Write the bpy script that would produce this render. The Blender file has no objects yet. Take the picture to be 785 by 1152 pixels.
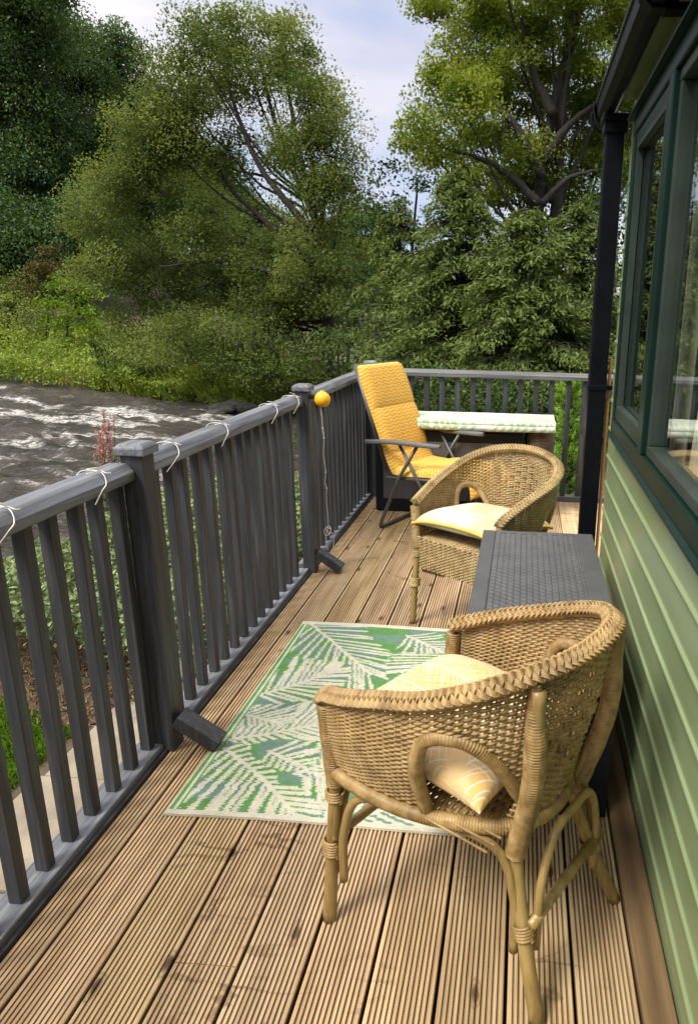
import bpy, math, random
import numpy as np
from mathutils import Matrix, Vector

rng = np.random.default_rng(11)
random.seed(11)
SC = bpy.context.scene
COL = SC.collection
R = math.radians
PI = math.pi

# ------------------------------------------------------------------ camera
EYE = np.array([0.0, 0.0, 1.44])
FPX, CX, CY = 793.54, 539.19, 576.35          # focal length and optical centre of a 785 x 1152 frame
YAW, PITCH, ROLL = -0.0556, -0.2850, -0.0255
_cy, _sy = math.cos(YAW), math.sin(YAW)
W_ = np.array([_sy * math.cos(PITCH), _cy * math.cos(PITCH), math.sin(PITCH)])
_r0 = np.array([_cy, -_sy, 0.0]); _d0 = np.cross(W_, _r0)
R_ = math.cos(ROLL) * _r0 + math.sin(ROLL) * _d0
D_ = -math.sin(ROLL) * _r0 + math.cos(ROLL) * _d0
cd = bpy.data.cameras.new('camera'); cam = bpy.data.objects.new('camera', cd); COL.objects.link(cam)
cam.matrix_world = Matrix(((R_[0], -D_[0], -W_[0], EYE[0]), (R_[1], -D_[1], -W_[1], EYE[1]), (R_[2], -D_[2], -W_[2], EYE[2]), (0, 0, 0, 1)))
cd.sensor_fit = 'VERTICAL'; cd.sensor_height = 36.0; cd.lens = FPX / 1152 * 36.0
cd.shift_x = (392.5 - CX) / 1152; cd.shift_y = (CY - 576) / 1152
cd.clip_start = 0.05; cd.clip_end = 6000
SC.camera = cam

def at(px, py, Y):
    """world point seen at that place of the photograph, at a known distance along the deck"""
    v = (px - CX) / FPX * R_ + (py - CY) / FPX * D_ + W_
    return EYE + v * (Y / v[1])
def onz(px, py, z):
    v = (px - CX) / FPX * R_ + (py - CY) / FPX * D_ + W_
    return EYE + v * ((z - EYE[2]) / v[2])

# ------------------------------------------------------------------ world, sun, exposure
SUN_EL, SUN_AZ = R(52), R(222)     # azimuth the light comes from, clockwise from +Y
wd = bpy.data.worlds.new('World'); SC.world = wd; wd.use_nodes = True
nt = wd.node_tree; nt.nodes.clear()
def wn(t): return nt.nodes.new(t)
out = wn('ShaderNodeOutputWorld'); bg = wn('ShaderNodeBackground'); sky = wn('ShaderNodeTexSky')
sky.sky_type = 'NISHITA'; sky.sun_disc = False; sky.sun_elevation = SUN_EL; sky.sun_rotation = SUN_AZ
sky.air_density = 1.0; sky.dust_density = 0.6; sky.ozone_density = 1.5
tc = wn('ShaderNodeTexCoord'); mp = wn('ShaderNodeMapping'); mp.inputs['Scale'].default_value = (1.0, 1.0, 2.6); mp.inputs['Location'].default_value = (0.35, 0.1, 0.12)
nz = wn('ShaderNodeTexNoise'); nz.inputs['Scale'].default_value = 2.2; nz.inputs['Detail'].default_value = 7; nz.inputs['Roughness'].default_value = 0.52; nz.inputs['Distortion'].default_value = 0.3
rp = wn('ShaderNodeValToRGB'); rp.color_ramp.elements[0].position = 0.40; rp.color_ramp.elements[1].position = 0.60
nz2 = wn('ShaderNodeTexNoise'); nz2.inputs['Scale'].default_value = 3.4; nz2.inputs['Detail'].default_value = 5
rp2 = wn('ShaderNodeValToRGB'); rp2.color_ramp.elements[0].color = (4.0, 4.1, 5.0, 1); rp2.color_ramp.elements[1].color = (5.7, 5.55, 5.85, 1)
rp2.color_ramp.elements[0].position = 0.35; rp2.color_ramp.elements[1].position = 0.62
veil = wn('ShaderNodeMixRGB'); veil.inputs[0].default_value = 0.75; veil.inputs[2].default_value = (2.9, 3.4, 4.9, 1)
mx = wn('ShaderNodeMixRGB')
nt.links.new(tc.outputs['Generated'], mp.inputs[0]); nt.links.new(mp.outputs[0], nz.inputs[0]); nt.links.new(mp.outputs[0], nz2.inputs[0])
nt.links.new(nz.outputs[0], rp.inputs[0]); nt.links.new(nz2.outputs[0], rp2.inputs[0])
nt.links.new(sky.outputs[0], veil.inputs[1])
nt.links.new(rp.outputs[0], mx.inputs[0]); nt.links.new(veil.outputs[0], mx.inputs[1]); nt.links.new(rp2.outputs[0], mx.inputs[2])
# thin high cloud: the sky brightens towards the zenith
sxyz = wn('ShaderNodeSeparateXYZ'); mr = wn('ShaderNodeMapRange'); mr.interpolation_type = 'SMOOTHSTEP'
for k_, v_ in (('From Min', .36), ('From Max', .85), ('To Min', 1.0), ('To Max', 3.0)): mr.inputs[k_].default_value = v_
mz = wn('ShaderNodeVectorMath'); mz.operation = 'SCALE'
nt.links.new(tc.outputs['Generated'], sxyz.inputs[0]); nt.links.new(sxyz.outputs[2], mr.inputs[0]); nt.links.new(mx.outputs[0], mz.inputs[0]); nt.links.new(mr.outputs[0], mz.inputs['Scale'])
warm = wn('ShaderNodeMixRGB'); warm.blend_type = 'MULTIPLY'; warm.inputs[2].default_value = (1.10, 1.0, .80, 1)
mr2 = wn('ShaderNodeMapRange')
for k_, v_ in (('From Min', .36), ('From Max', .60), ('To Min', 0.0), ('To Max', 1.0)): mr2.inputs[k_].default_value = v_
nt.links.new(sxyz.outputs[2], mr2.inputs[0]); nt.links.new(mr2.outputs[0], warm.inputs[0]); nt.links.new(mz.outputs[0], warm.inputs[1])
nt.links.new(warm.outputs[0], bg.inputs[0]); bg.inputs[1].default_value = 0.075
nt.links.new(bg.outputs[0], out.inputs[0])

sl = bpy.data.lights.new('sun', 'SUN'); sun = bpy.data.objects.new('sun', sl); COL.objects.link(sun)
sl.energy = 2.0; sl.angle = R(20); sl.color = (1.0, 0.95, 0.86)
sd = Vector((math.sin(SUN_AZ) * math.cos(SUN_EL), math.cos(SUN_AZ) * math.cos(SUN_EL), math.sin(SUN_EL)))
sun.rotation_euler = sd.to_track_quat('Z', 'Y').to_euler(); sun.location = (-8, -10, 20)

SC.view_settings.view_transform = 'Standard'; SC.view_settings.look = 'None'
SC.view_settings.exposure = 1.25; SC.view_settings.gamma = 1.0; SC.view_settings.use_curve_mapping = False
SC.render.engine = 'CYCLES'
SC.cycles.max_bounces = 6; SC.cycles.diffuse_bounces = 3; SC.cycles.glossy_bounces = 3; SC.cycles.transmission_bounces = 4; SC.cycles.transparent_max_bounces = 8
SC.cycles.caustics_reflective = False; SC.cycles.caustics_refractive = False
SC.cycles.sample_clamp_indirect = 4.0
SC.cycles.use_denoising = True

# ------------------------------------------------------------------ mesh helpers
def nrm(a): return a / np.maximum(np.linalg.norm(a, axis=-1, keepdims=True), 1e-9)
class MB:
    """collects shapes and links them as one mesh object"""
    def __init__(s): s.v = []; s.f = []; s.n = 0; s.c = []
    def add(s, V, F, c=None):
        V = np.asarray(V, float).reshape(-1, 3); F = np.asarray(F, int)
        s.v.append(V); s.f.append(F + s.n); s.n += len(V)
        if c is not None: s.c.append(np.broadcast_to(np.asarray(c, float), (len(V), 3)))
        return s
    def boxb(s, lo, hi, rot=None, c=None):
        lo = np.minimum(lo, hi).astype(float) if False else np.array(lo, float); hi = np.array(hi, float)
        V = np.array([[x, y, z] for x in (lo[0], hi[0]) for y in (lo[1], hi[1]) for z in (lo[2], hi[2])])
        if rot is not None:
            m = (lo + hi) / 2; V = (V - m) @ np.array(rot).T + m
        return s.add(V, [[0, 1, 3, 2], [4, 6, 7, 5], [0, 4, 5, 1], [2, 3, 7, 6], [0, 2, 6, 4], [1, 5, 7, 3]], c)
    def box(s, ctr, size, rot=None):
        ctr = np.array(ctr, float); h = np.array(size, float) / 2
        return s.boxb(ctr - h, ctr + h, rot)
    def bar(s, a, b, w, h, up=(0, 0, 1)):
        """rectangular bar from a to b, w across, h along up"""
        a = np.array(a, float); b = np.array(b, float); t = nrm(b - a); x = nrm(np.cross(t, up)); u = np.cross(x, t)
        V = [p + sx * x * w / 2 + sz * u * h / 2 for p in (a, b) for sx, sz in ((-1, -1), (1, -1), (1, 1), (-1, 1))]
        return s.add(V, [[0, 3, 2, 1], [4, 5, 6, 7], [0, 1, 5, 4], [1, 2, 6, 5], [2, 3, 7, 6], [3, 0, 4, 7]])
    def tube(s, P, r, seg=6, closed=False, cap=True, ref=None, flat=1.0):
        P = np.asarray(P, float); n = len(P)
        if closed: t = np.roll(P, -1, 0) - np.roll(P, 1, 0)
        else: t = np.gradient(P, axis=0)
        t = nrm(t)
        if ref is None:
            _, _, vt = np.linalg.svd(P - P.mean(0), full_matrices=True); ref = vt[2]
        ref = np.broadcast_to(np.asarray(ref, float), P.shape)
        b = nrm(np.cross(t, ref)); u = np.cross(b, t)
        rr = np.broadcast_to(np.asarray(r, float), (n,))[:, None, None]
        a = np.arange(seg) / seg * 2 * PI
        V = P[:, None] + rr * (np.cos(a)[None, :, None] * b[:, None] + flat * np.sin(a)[None, :, None] * u[:, None])
        m = n if closed else n - 1
        i = np.arange(m)[:, None]; j = np.arange(seg)[None]; i2 = (i + 1) % n; j2 = (j + 1) % seg
        F = np.stack([i * seg + j, i * seg + j2, i2 * seg + j2, i2 * seg + j], -1).reshape(-1, 4)
        base = s.n; s.add(V, F)
        if cap and not closed:
            for q, k in ((0, -1), (n - 1, 1)):
                ids = base + q * seg + np.arange(seg)
                s.f.append((ids[::-1] if k < 0 else ids)[None].astype(int))
        return s
    def grid(s, V, closed_u=False, c=None, flip=False):
        V = np.asarray(V, float); a, b = V.shape[:2]
        m = a if closed_u else a - 1
        i = np.arange(m)[:, None]; j = np.arange(b - 1)[None]; i2 = (i + 1) % a
        F = np.stack([i * b + j, i2 * b + j, i2 * b + j + 1, i * b + j + 1], -1).reshape(-1, 4)
        if flip: F = F[:, ::-1]
        return s.add(V.reshape(-1, 3), F, None if c is None else np.asarray(c).reshape(-1, 3))
    def prism(s, poly, axis, lo, hi):
        """closed 2D outline swept along an axis (0 x, 1 y, 2 z)"""
        P = np.array(poly, float); n = len(P); V = []
        for t in (lo, hi):
            q = np.insert(P, axis, t, axis=1); V.append(q)
        s.add(np.vstack(V), [[k, (k + 1) % n, n + (k + 1) % n, n + k] for k in range(n)])
        b = s.n - 2 * n
        s.f.append(np.arange(b, b + n)[::-1][None]); s.f.append(np.arange(b + n, b + 2 * n)[None])
        return s
    def lathe(s, prof, ctr, seg=16, axis=(0, 0, 1)):
        prof = np.array(prof, float); a = np.arange(seg) / seg * 2 * PI
        ax = nrm(np.array(axis, float)); x = nrm(np.cross(ax, (0.3, 0.9, 0.2))); y = np.cross(ax, x)
        V = np.array(ctr, float) + prof[None, :, 0, None] * (np.cos(a)[:, None, None] * x + np.sin(a)[:, None, None] * y) + prof[None, :, 1, None] * ax
        return s.grid(V, closed_u=True)
    def build(s, name, m, parent=None, smooth=False, bevel=0.0, bseg=2, offset=None, recalc=False):
        V = np.vstack(s.v)
        if offset is not None: V = V - np.array(offset, float)
        loops = np.concatenate([f.ravel() for f in s.f]); cnt = np.concatenate([np.full(len(f), f.shape[1]) for f in s.f])
        me = bpy.data.meshes.new(name)
        me.vertices.add(len(V)); me.vertices.foreach_set('co', V.ravel())
        me.loops.add(len(loops)); me.loops.foreach_set('vertex_index', loops.astype(np.int32))
        me.polygons.add(len(cnt)); me.polygons.foreach_set('loop_start', np.concatenate([[0], np.cumsum(cnt)[:-1]]).astype(np.int32))
        me.update(calc_edges=True); me.validate()
        me.polygons.foreach_set('use_smooth', np.full(len(me.polygons), bool(smooth)))
        if s.c:
            C = np.vstack(s.c); at_ = me.color_attributes.new('tint', 'FLOAT_COLOR', 'POINT')
            at_.data.foreach_set('color', np.hstack([C, np.ones((len(C), 1))]).ravel())
        if m: me.materials.append(m)
        o = bpy.data.objects.new(name, me); COL.objects.link(o)
        if parent is not None: o.parent = parent
        if bevel:
            b = o.modifiers.new('bevel', 'BEVEL'); b.width = bevel; b.segments = bseg; b.limit_method = 'ANGLE'; b.angle_limit = R(40)
        return o
def thing(name, label, cat, loc=(0, 0, 0), rz=0.0, group=None):
    o = bpy.data.objects.new(name, None); COL.objects.link(o); o.location = loc; o.rotation_euler = (0, 0, rz); o.empty_display_size = .1
    return tag(o, label, cat, group)
def tag(o, label, cat, group=None):
    o['label'] = label; o['category'] = cat
    if group: o['group'] = group
    return o
def struct(o, kind='structure'): o['kind'] = kind; return o
def dup(root, loc, rz, label, parent=None):
    c = root.copy(); COL.objects.link(c)
    if parent is None: c.location = loc; c.rotation_euler = (0, 0, rz); c['label'] = label
    else: c.parent = parent
    for ch in list(root.children): dup(ch, None, 0, None, c)
    return c
def spline(P, n, closed=False):
    """Catmull-Rom through P, n points, even arc length"""
    P = np.asarray(P, float)
    Q = np.vstack([2 * P[0] - P[1], P, 2 * P[-1] - P[-2]]) if not closed else np.vstack([P[-1], P, P[0], P[1]])
    k = len(P) - 1 if not closed else len(P)
    o = []
    for i in range(k):
        a, b, c, d = Q[i:i + 4]; t = np.linspace(0, 1, 24, endpoint=False)[:, None]
        o.append(.5 * ((2 * b) + (-a + c) * t + (2 * a - 5 * b + 4 * c - d) * t ** 2 + (-a + 3 * b - 3 * c + d) * t ** 3))
    o = np.vstack(o + [P[-1:] if not closed else P[:1]])
    L = np.concatenate([[0], np.cumsum(np.linalg.norm(np.diff(o, axis=0), axis=1))])
    u = np.linspace(0, L[-1], n, endpoint=not closed)
    return np.stack([np.interp(u, L, o[:, k]) for k in range(3)], 1)
_perm = rng.permutation(4096)
def vnoise(x, y, z=0.0):
    """smooth value noise, 0..1"""
    x, y, z = np.broadcast_arrays(np.asarray(x, float), np.asarray(y, float), np.asarray(z, float))
    xi, yi, zi = np.floor(x).astype(int), np.floor(y).astype(int), np.floor(z).astype(int)
    f = [(q - qi) for q, qi in ((x, xi), (y, yi), (z, zi))]; f = [q * q * (3 - 2 * q) for q in f]
    def h(a, b, c): return _perm[(_perm[(_perm[a & 4095] + b) & 4095] + c) & 4095] / 4095.0
    def lp(a, b, t): return a + (b - a) * t
    r = []
    for dz in (0, 1):
        r.append(lp(lp(h(xi, yi, zi + dz), h(xi + 1, yi, zi + dz), f[0]), lp(h(xi, yi + 1, zi + dz), h(xi + 1, yi + 1, zi + dz), f[0]), f[1]))
    return lp(r[0], r[1], f[2])
def fbm(x, y, z=0.0, o=4):
    s = 0; a = .5; t = 0
    for k in range(o): s = s + a * vnoise(x * 2 ** k + 17 * k, y * 2 ** k + 31 * k, z * 2 ** k); t += a; a *= .5
    return s / t

# ------------------------------------------------------------------ materials
def newmat(name):
    m = bpy.data.materials.new(name); m.use_nodes = True; n = m.node_tree.nodes
    return m, m.node_tree, n['Principled BSDF']
def ramp(t, stops):
    r = t.nodes.new('ShaderNodeValToRGB'); e = r.color_ramp.elements
    while len(e) < len(stops): e.new(0.5)
    for k, (p, c) in enumerate(stops): e[k].position = p; e[k].color = (*c, 1)
    return r
def coords(t, scale=(1, 1, 1), rnd=0.0, kind='Object'):
    tc = t.nodes.new('ShaderNodeTexCoord'); mp = t.nodes.new('ShaderNodeMapping'); mp.inputs['Scale'].default_value = scale
    src = tc.outputs[kind]
    if rnd:
        oi = t.nodes.new('ShaderNodeObjectInfo'); ml = t.nodes.new('ShaderNodeMath'); ml.operation = 'MULTIPLY'; ml.inputs[1].default_value = rnd
        ad = t.nodes.new('ShaderNodeVectorMath'); ad.operation = 'ADD'
        t.links.new(oi.outputs['Random'], ml.inputs[0]); t.links.new(src, ad.inputs[0]); t.links.new(ml.outputs[0], ad.inputs[1]); src = ad.outputs[0]
    t.links.new(src, mp.inputs[0]); return mp.outputs[0]
def noise(t, vec, scale, detail=4, rough=.55, dist=0.0):
    n = t.nodes.new('ShaderNodeTexNoise'); n.inputs['Scale'].default_value = scale; n.inputs['Detail'].default_value = detail
    n.inputs['Roughness'].default_value = rough; n.inputs['Distortion'].default_value = dist
    t.links.new(vec, n.inputs[0]); return n.outputs[0]
def bump(t, b, h, strength=.3, dist=.002, prev=None):
    n = t.nodes.new('ShaderNodeBump'); n.inputs['Strength'].default_value = strength; n.inputs['Distance'].default_value = dist
    t.links.new(h, n.inputs['Height'])
    if prev: t.links.new(prev, n.inputs['Normal'])
    t.links.new(n.outputs[0], b.inputs['Normal']); return n.outputs[0]
def mixc(t, fac, a, b, mode='MIX'):
    n = t.nodes.new('ShaderNodeMixRGB'); n.blend_type = mode
    for i, q in enumerate((fac, a, b)):
        if isinstance(q, (int, float)): n.inputs[i].default_value = q
        elif isinstance(q, tuple): n.inputs[i].default_value = (*q, 1)
        else: t.links.new(q, n.inputs[i])
    return n.outputs[0]
def M(name, c1, c2, scale=6, stretch=(1, 1, 1), rough=.6, bmp=.2, bscale=60, bdist=.001, spec=.5, rnd=0.0, detail=5, metal=0.0, speck=None):
    m, t, b = newmat(name); v = coords(t, stretch, rnd)
    c = ramp(t, [(.32, c1), (.68, c2)]); t.links.new(noise(t, v, scale, detail), c.inputs[0]); col = c.outputs[0]
    if speck:
        s = ramp(t, [(.62, (0, 0, 0)), (.74, (1, 1, 1))]); t.links.new(noise(t, v, speck[1], 6, .65), s.inputs[0]); col = mixc(t, s.outputs[0], col, speck[0])
    t.links.new(col, b.inputs['Base Color']); b.inputs['Roughness'].default_value = rough; b.inputs['Specular IOR Level'].default_value = spec; b.inputs['Metallic'].default_value = metal
    if bmp: bump(t, b, noise(t, v, bscale, 4), bmp, bdist)
    return m
def M_tint(name, rough=.7, spec=.3, bmp=.0, bscale=200, vary=.12, bdist=.001, translucent=0.0, weave=None):
    """colour of the thing itself held per point (prints, dyed weaves, leaves)"""
    m, t, b = newmat(name); a = t.nodes.new('ShaderNodeVertexColor'); a.layer_name = 'tint'
    v = coords(t)
    g = ramp(t, [(.3, (1 - vary,) * 3), (.7, (1 + vary,) * 3)]); t.links.new(noise(t, v, 25, 4), g.inputs[0])
    col = mixc(t, 1.0, a.outputs[0], g.outputs[0], 'MULTIPLY')
    t.links.new(col, b.inputs['Base Color']); b.inputs['Roughness'].default_value = rough; b.inputs['Specular IOR Level'].default_value = spec
    if weave:
        sx, sy = weave; hs = []
        for d, sc in (('X', sx), ('Y', sy)):
            w = t.nodes.new('ShaderNodeTexWave'); w.bands_direction = d; w.inputs['Scale'].default_value = sc; w.inputs['Distortion'].default_value = .3
            t.links.new(v, w.inputs[0]); hs.append(w.outputs[1])
        ad = t.nodes.new('ShaderNodeMath'); t.links.new(hs[0], ad.inputs[0]); t.links.new(hs[1], ad.inputs[1])
        bump(t, b, ad.outputs[0], .6, bdist)
    elif bmp: bump(t, b, noise(t, v, bscale, 3), bmp, bdist)
    if translucent:
        tr = t.nodes.new('ShaderNodeBsdfTranslucent'); ms = t.nodes.new('ShaderNodeMixShader'); ms.inputs[0].default_value = translucent
        yl = mixc(t, 1.0, col, (1.25, 1.2, .55), 'MULTIPLY'); t.links.new(yl, tr.inputs[0])
        t.links.new(b.outputs[0], ms.inputs[1]); t.links.new(tr.outputs[0], ms.inputs[2])
        t.links.new(ms.outputs[0], t.nodes['Material Output'].inputs[0])
    return m
def noise_col(t, vec):
    n = t.nodes.new('ShaderNodeTexNoise'); n.inputs['Scale'].default_value = 1.0; t.links.new(vec, n.inputs[0]); return n.outputs[1]
def M_wood(name, c1, c2, c3, tinted=False, rough=.7, spec=.35, axis=1, knots=True, rnd=0.0, gscale=1.0, bmp=.35, knot=(.08, .04, .018)):
    """weathered timber: long grain, stains, knots"""
    m, t, b = newmat(name)
    st = [55 * gscale] * 3; st[axis] = 2.2 * gscale
    v = coords(t, tuple(st), rnd); v2 = coords(t, (1, 1, 1), rnd)
    g = noise(t, v, 1.0, 6, .62, .6)
    c = ramp(t, [(.28, c1), (.5, c2), (.75, c3)]); t.links.new(g, c.inputs[0]); col = c.outputs[0]
    st2 = [9.0, 9.0, 9.0]; st2[axis] = 1.6
    big = ramp(t, [(.3, (.74, .70, .64)), (.7, (1.14, 1.14, 1.14))]); t.links.new(noise(t, coords(t, tuple(st2), rnd), 1.0, 4), big.inputs[0])
    col = mixc(t, 1.0, col, big.outputs[0], 'MULTIPLY')
    if tinted:
        a = t.nodes.new('ShaderNodeVertexColor'); a.layer_name = 'tint'; col = mixc(t, 1.0, col, a.outputs[0], 'MULTIPLY')
    if knots:
        two = knots == '2D'
        s3 = [7.0, 7.0, 7.0]; s3[axis] = 2.7
        vo = t.nodes.new('ShaderNodeTexVoronoi'); vo.inputs['Scale'].default_value = 1.0; vo.voronoi_dimensions = '2D' if two else '3D'; t.links.new(mixc(t, .06, coords(t, tuple(s3), rnd), noise_col(t, coords(t, (30, 30, 30), rnd)), 'ADD'), vo.inputs['Vector'])
        kr = ramp(t, [(.02, (1, 1, 1)), (.05, (.8, .8, .8)), (.075, (.12, .12, .12)), (.09, (.5, .5, .5)), (.11, (0, 0, 0))]); t.links.new(vo.outputs['Distance'], kr.inputs[0])
        sp = t.nodes.new('ShaderNodeSeparateColor'); t.links.new(vo.outputs['Color'], sp.inputs[0])
        gt = t.nodes.new('ShaderNodeMath'); gt.operation = 'GREATER_THAN'; gt.inputs[1].default_value = .60; t.links.new(sp.outputs[0], gt.inputs[0])
        mu = t.nodes.new('ShaderNodeMath'); mu.operation = 'MULTIPLY'; t.links.new(gt.outputs[0], mu.inputs[0]); t.links.new(kr.outputs[0], mu.inputs[1])
        col = mixc(t, mu.outputs[0], col, knot)
    if knots == '2D':
        cs = [3.2, 3.2, 3.2]; cs[axis] = 9.0                              # thin dark growth lines crossing the boards in places
        cn = ramp(t, [(.478, (1, 1, 1)), (.494, (.52, .47, .42)), (.506, (.52, .47, .42)), (.522, (1, 1, 1))]); t.links.new(noise(t, coords(t, tuple(cs), rnd), 1.0, 5, .5, .4), cn.inputs[0])
        pm = ramp(t, [(.52, (0, 0, 0)), (.62, (1, 1, 1))]); t.links.new(noise(t, coords(t, (2.3, 2.3, 2.3), rnd), 1.0, 3), pm.inputs[0])
        col = mixc(t, pm.outputs[0], col, mixc(t, 1.0, col, cn.outputs[0], 'MULTIPLY'))
    t.links.new(col, b.inputs['Base Color']); b.inputs['Roughness'].default_value = rough; b.inputs['Specular IOR Level'].default_value = spec
    bump(t, b, g, bmp, .0015)
    return m

# ------------------------------------------------------------------ terrain, river
NEAR = np.array([(-200, -130), (-60, -32), (-24, -10), (-11, -1.8), (-7, 1.6), (-5.2, 4.0), (-4.2, 5.9), (-3.5, 8.2), (-2.9, 12), (-1.5, 17), (4, 19.2), (16, 21.5), (60, 30), (200, 60)], float)
FAR = np.array([(-200, 60), (-60, 39), (-20.6, 27), (-15, 25.3), (-9.5, 22.6), (-6.5, 21.2), (0, 22), (6, 24), (20, 28), (60, 37), (200, 68)], float)
def ynear(x): return np.interp(x, NEAR[:, 0], NEAR[:, 1])
def yfar(x): return np.interp(x, FAR[:, 0], FAR[:, 1])
def sst(a, b, x): t = np.clip((x - a) / (b - a), 0, 1); return t * t * (3 - 2 * t)
GND = -0.62; WATER = -2.0
def height(x, y):
    x = np.asarray(x, float); y = np.asarray(y, float)
    dn = ynear(x) - y; df = y - yfar(x)                      # >0 on land
    hn = -2.15 + (GND + 2.15) * sst(-.2, 2.0, dn)
    hf = -2.15 + .95 * sst(-.2, 2.5, df) + .10 * np.clip(df - 3, 0, 30) * sst(-8, -20, x) + .30 * np.clip(df - 14, 0, 60) * sst(-16, -32, x) * sst(-.42, -.60, x / np.maximum(y, 1)) + .02 * np.clip(df, 0, 400)
    bed = -2.2 - .25 * np.clip(np.minimum(-dn, -df), 0, 3)
    h = np.where(dn > -.2, hn, np.where(df > -.2, hf, bed))
    n = (fbm(x * .6, y * .6, 0, 3) - .5)
    near = sst(7, 3, np.hypot(x, y - 3))
    return h + n * (.35 * (1 - near) + .03)
def axis_(lo, hi, st, far):
    a = np.arange(lo, hi + 1e-6, st); g = [hi]; s = st
    while g[-1] < far: s *= 1.28; g.append(g[-1] + s)
    l = [lo]; s = st
    while l[-1] > -far: s *= 1.28; l.append(l[-1] - s)
    return np.concatenate([l[:0:-1], a, g[1:]])
gx, gy = axis_(-30, 14, .4, 2500), axis_(-6, 42, .4, 2500)
X, Y = np.meshgrid(gx, gy, indexing='ij')
g = MB(); g.grid(np.stack([X, Y, height(X, Y)], -1))
m_earth, t, b = newmat('earth'); v = coords(t)
c = ramp(t, [(.3, (.05, .034, .02)), (.55, (.09, .065, .038)), (.75, (.15, .115, .07))]); t.links.new(noise(t, v, 9, 8, .7), c.inputs[0])
gr = ramp(t, [(.42, (0, 0, 0)), (.6, (1, 1, 1))]); t.links.new(noise(t, v, .5, 5), gr.inputs[0])
t.links.new(mixc(t, gr.outputs[0], c.outputs[0], (.045, .07, .018)), b.inputs['Base Color']); b.inputs['Roughness'].default_value = .95
bump(t, b, noise(t, v, 30, 6), .8, .02)
struct(g.build('ground', m_earth, smooth=True))

# river: swells, chop and broken white water, some of it painted sky sheen
rx, ry = np.arange(-34, 3, .075), np.arange(2, 30, .075)
X, Y = np.meshgrid(rx, ry, indexing='ij')
ca, sa = math.cos(R(24)), math.sin(R(24))
U = X * ca - Y * sa; V = X * sa + Y * ca                     # U along the flow, V across
wx = fbm(U * .35, V * .35, 3, 3)
chop = fbm(U * .95 + wx * 2, V * 2.6, 0, 4) - .5
big = fbm(U * .28, V * .8 + 9, 1, 3) - .5
fr = np.abs(fbm(U * .8 + 5 + wx * 2, V * 2.2, 7, 4) - .5)
def band(px, py, z=WATER): return onz(px, py, z)
foam_sheen = np.zeros_like(X)
for (p0, p1, wd_, st_) in ((((0, 448), (130, 468)), None, .55, .75), (((120, 462), (215, 473)), None, .6, 1.25), (((0, 462), (120, 476)), None, .7, 1.0), (((150, 476), (262, 470)), None, .5, 1.1), (((20, 492), (150, 492)), None, .7, .75), (((0, 515), (120, 520)), None, .6, .35), (((215, 462), (290, 462)), None, .45, .9), (((0, 436), (60, 440)), None, .3, .35), (((-60, 540), (160, 535)), None, 1.3, .36), (((-40, 500), (190, 500)), None, 1.2, .42)):  # last two bands paint sky reflections on the near water as foam
    a = onz(*p0[0], WATER)[:2]; b_ = onz(*p0[1], WATER)[:2]; d = b_ - a
    tt = np.clip(((X - a[0]) * d[0] + (Y - a[1]) * d[1]) / (d @ d), 0, 1)
    dist = np.hypot(X - a[0] - tt * d[0], Y - a[1] - tt * d[1])
    foam_sheen = np.maximum(foam_sheen, st_ * np.exp(-(dist / wd_) ** 2))
fo = np.clip((foam_sheen * 1.0 + .02) - 4.2 * fr - .95 * np.clip(.55 - fbm(U * 2.4, V * 7.0, 2, 4), -.2, 1), 0, 1)
fo = np.clip(fo * 2.0, 0, 1) ** 1.2
Z = WATER + .12 * (fbm(U * 2.6, V * 6.5, 6, 3) - .5) + .30 * chop + .16 * big + .10 * foam_sheen * (fbm(U * 2.1, V * 3.2, 4, 4) - .35)
w = MB(); w.grid(np.stack([X, Y, Z], -1), c=np.repeat(fo[..., None], 3, -1))
m_water, t, b = newmat('river_water'); a = t.nodes.new('ShaderNodeVertexColor'); a.layer_name = 'tint'
v = coords(t, (1, 2.4, 1)); v2 = coords(t)
fn = ramp(t, [(.42, (0, 0, 0)), (.56, (1, 1, 1))]); t.links.new(noise(t, v, 7, 8, .72), fn.inputs[0])
ff = t.nodes.new('ShaderNodeMath'); ff.operation = 'MULTIPLY'; t.links.new(a.outputs[0], ff.inputs[0]); t.links.new(fn.outputs[0], ff.inputs[1])
wc = ramp(t, [(.35, (.032, .028, .021)), (.7, (.080, .071, .056))]); t.links.new(noise(t, v2, .8, 4), wc.inputs[0])
t.links.new(mixc(t, ff.outputs[0], wc.outputs[0], (.68, .67, .63)), b.inputs['Base Color'])
rr = t.nodes.new('ShaderNodeMapRange'); rr.inputs['To Min'].default_value = .12; rr.inputs['To Max'].default_value = .8; t.links.new(ff.outputs[0], rr.inputs[0]); t.links.new(rr.outputs[0], b.inputs['Roughness'])
b.inputs['IOR'].default_value = 1.33
bump(t, b, noise(t, v, 5, 8, .66, .6), 1.0, .12)
struct(w.build('river', m_water, smooth=True))
w2 = MB()
w2.boxb((-220, -140, -2.3), (-34.3, 70, -2.02))
struct(w2.build('river_upstream', m_water))

# path of pale concrete slabs beside the deck
m_conc = M('concrete', (.17, .14, .10), (.29, .245, .18), 5, rough=.9, bmp=.5, bscale=90, bdist=.003, speck=((.16, .13, .09), 14))
p = MB(); y = -1.2; k = 0
while y < 2.75:
    L = .62; x0, x1 = -1.30, -2.02 + .015 * math.sin(k * 2.1)
    p.boxb((x1, y, GND - .04), (x0, y + L - .012, GND + .045 + .006 * math.sin(k * 1.7))); y += L; k += 1
p.boxb((-1.92, y, GND - .04), (-1.42, y + .5, GND + .03))
struct(p.build('path', m_conc, bevel=.008))

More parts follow.
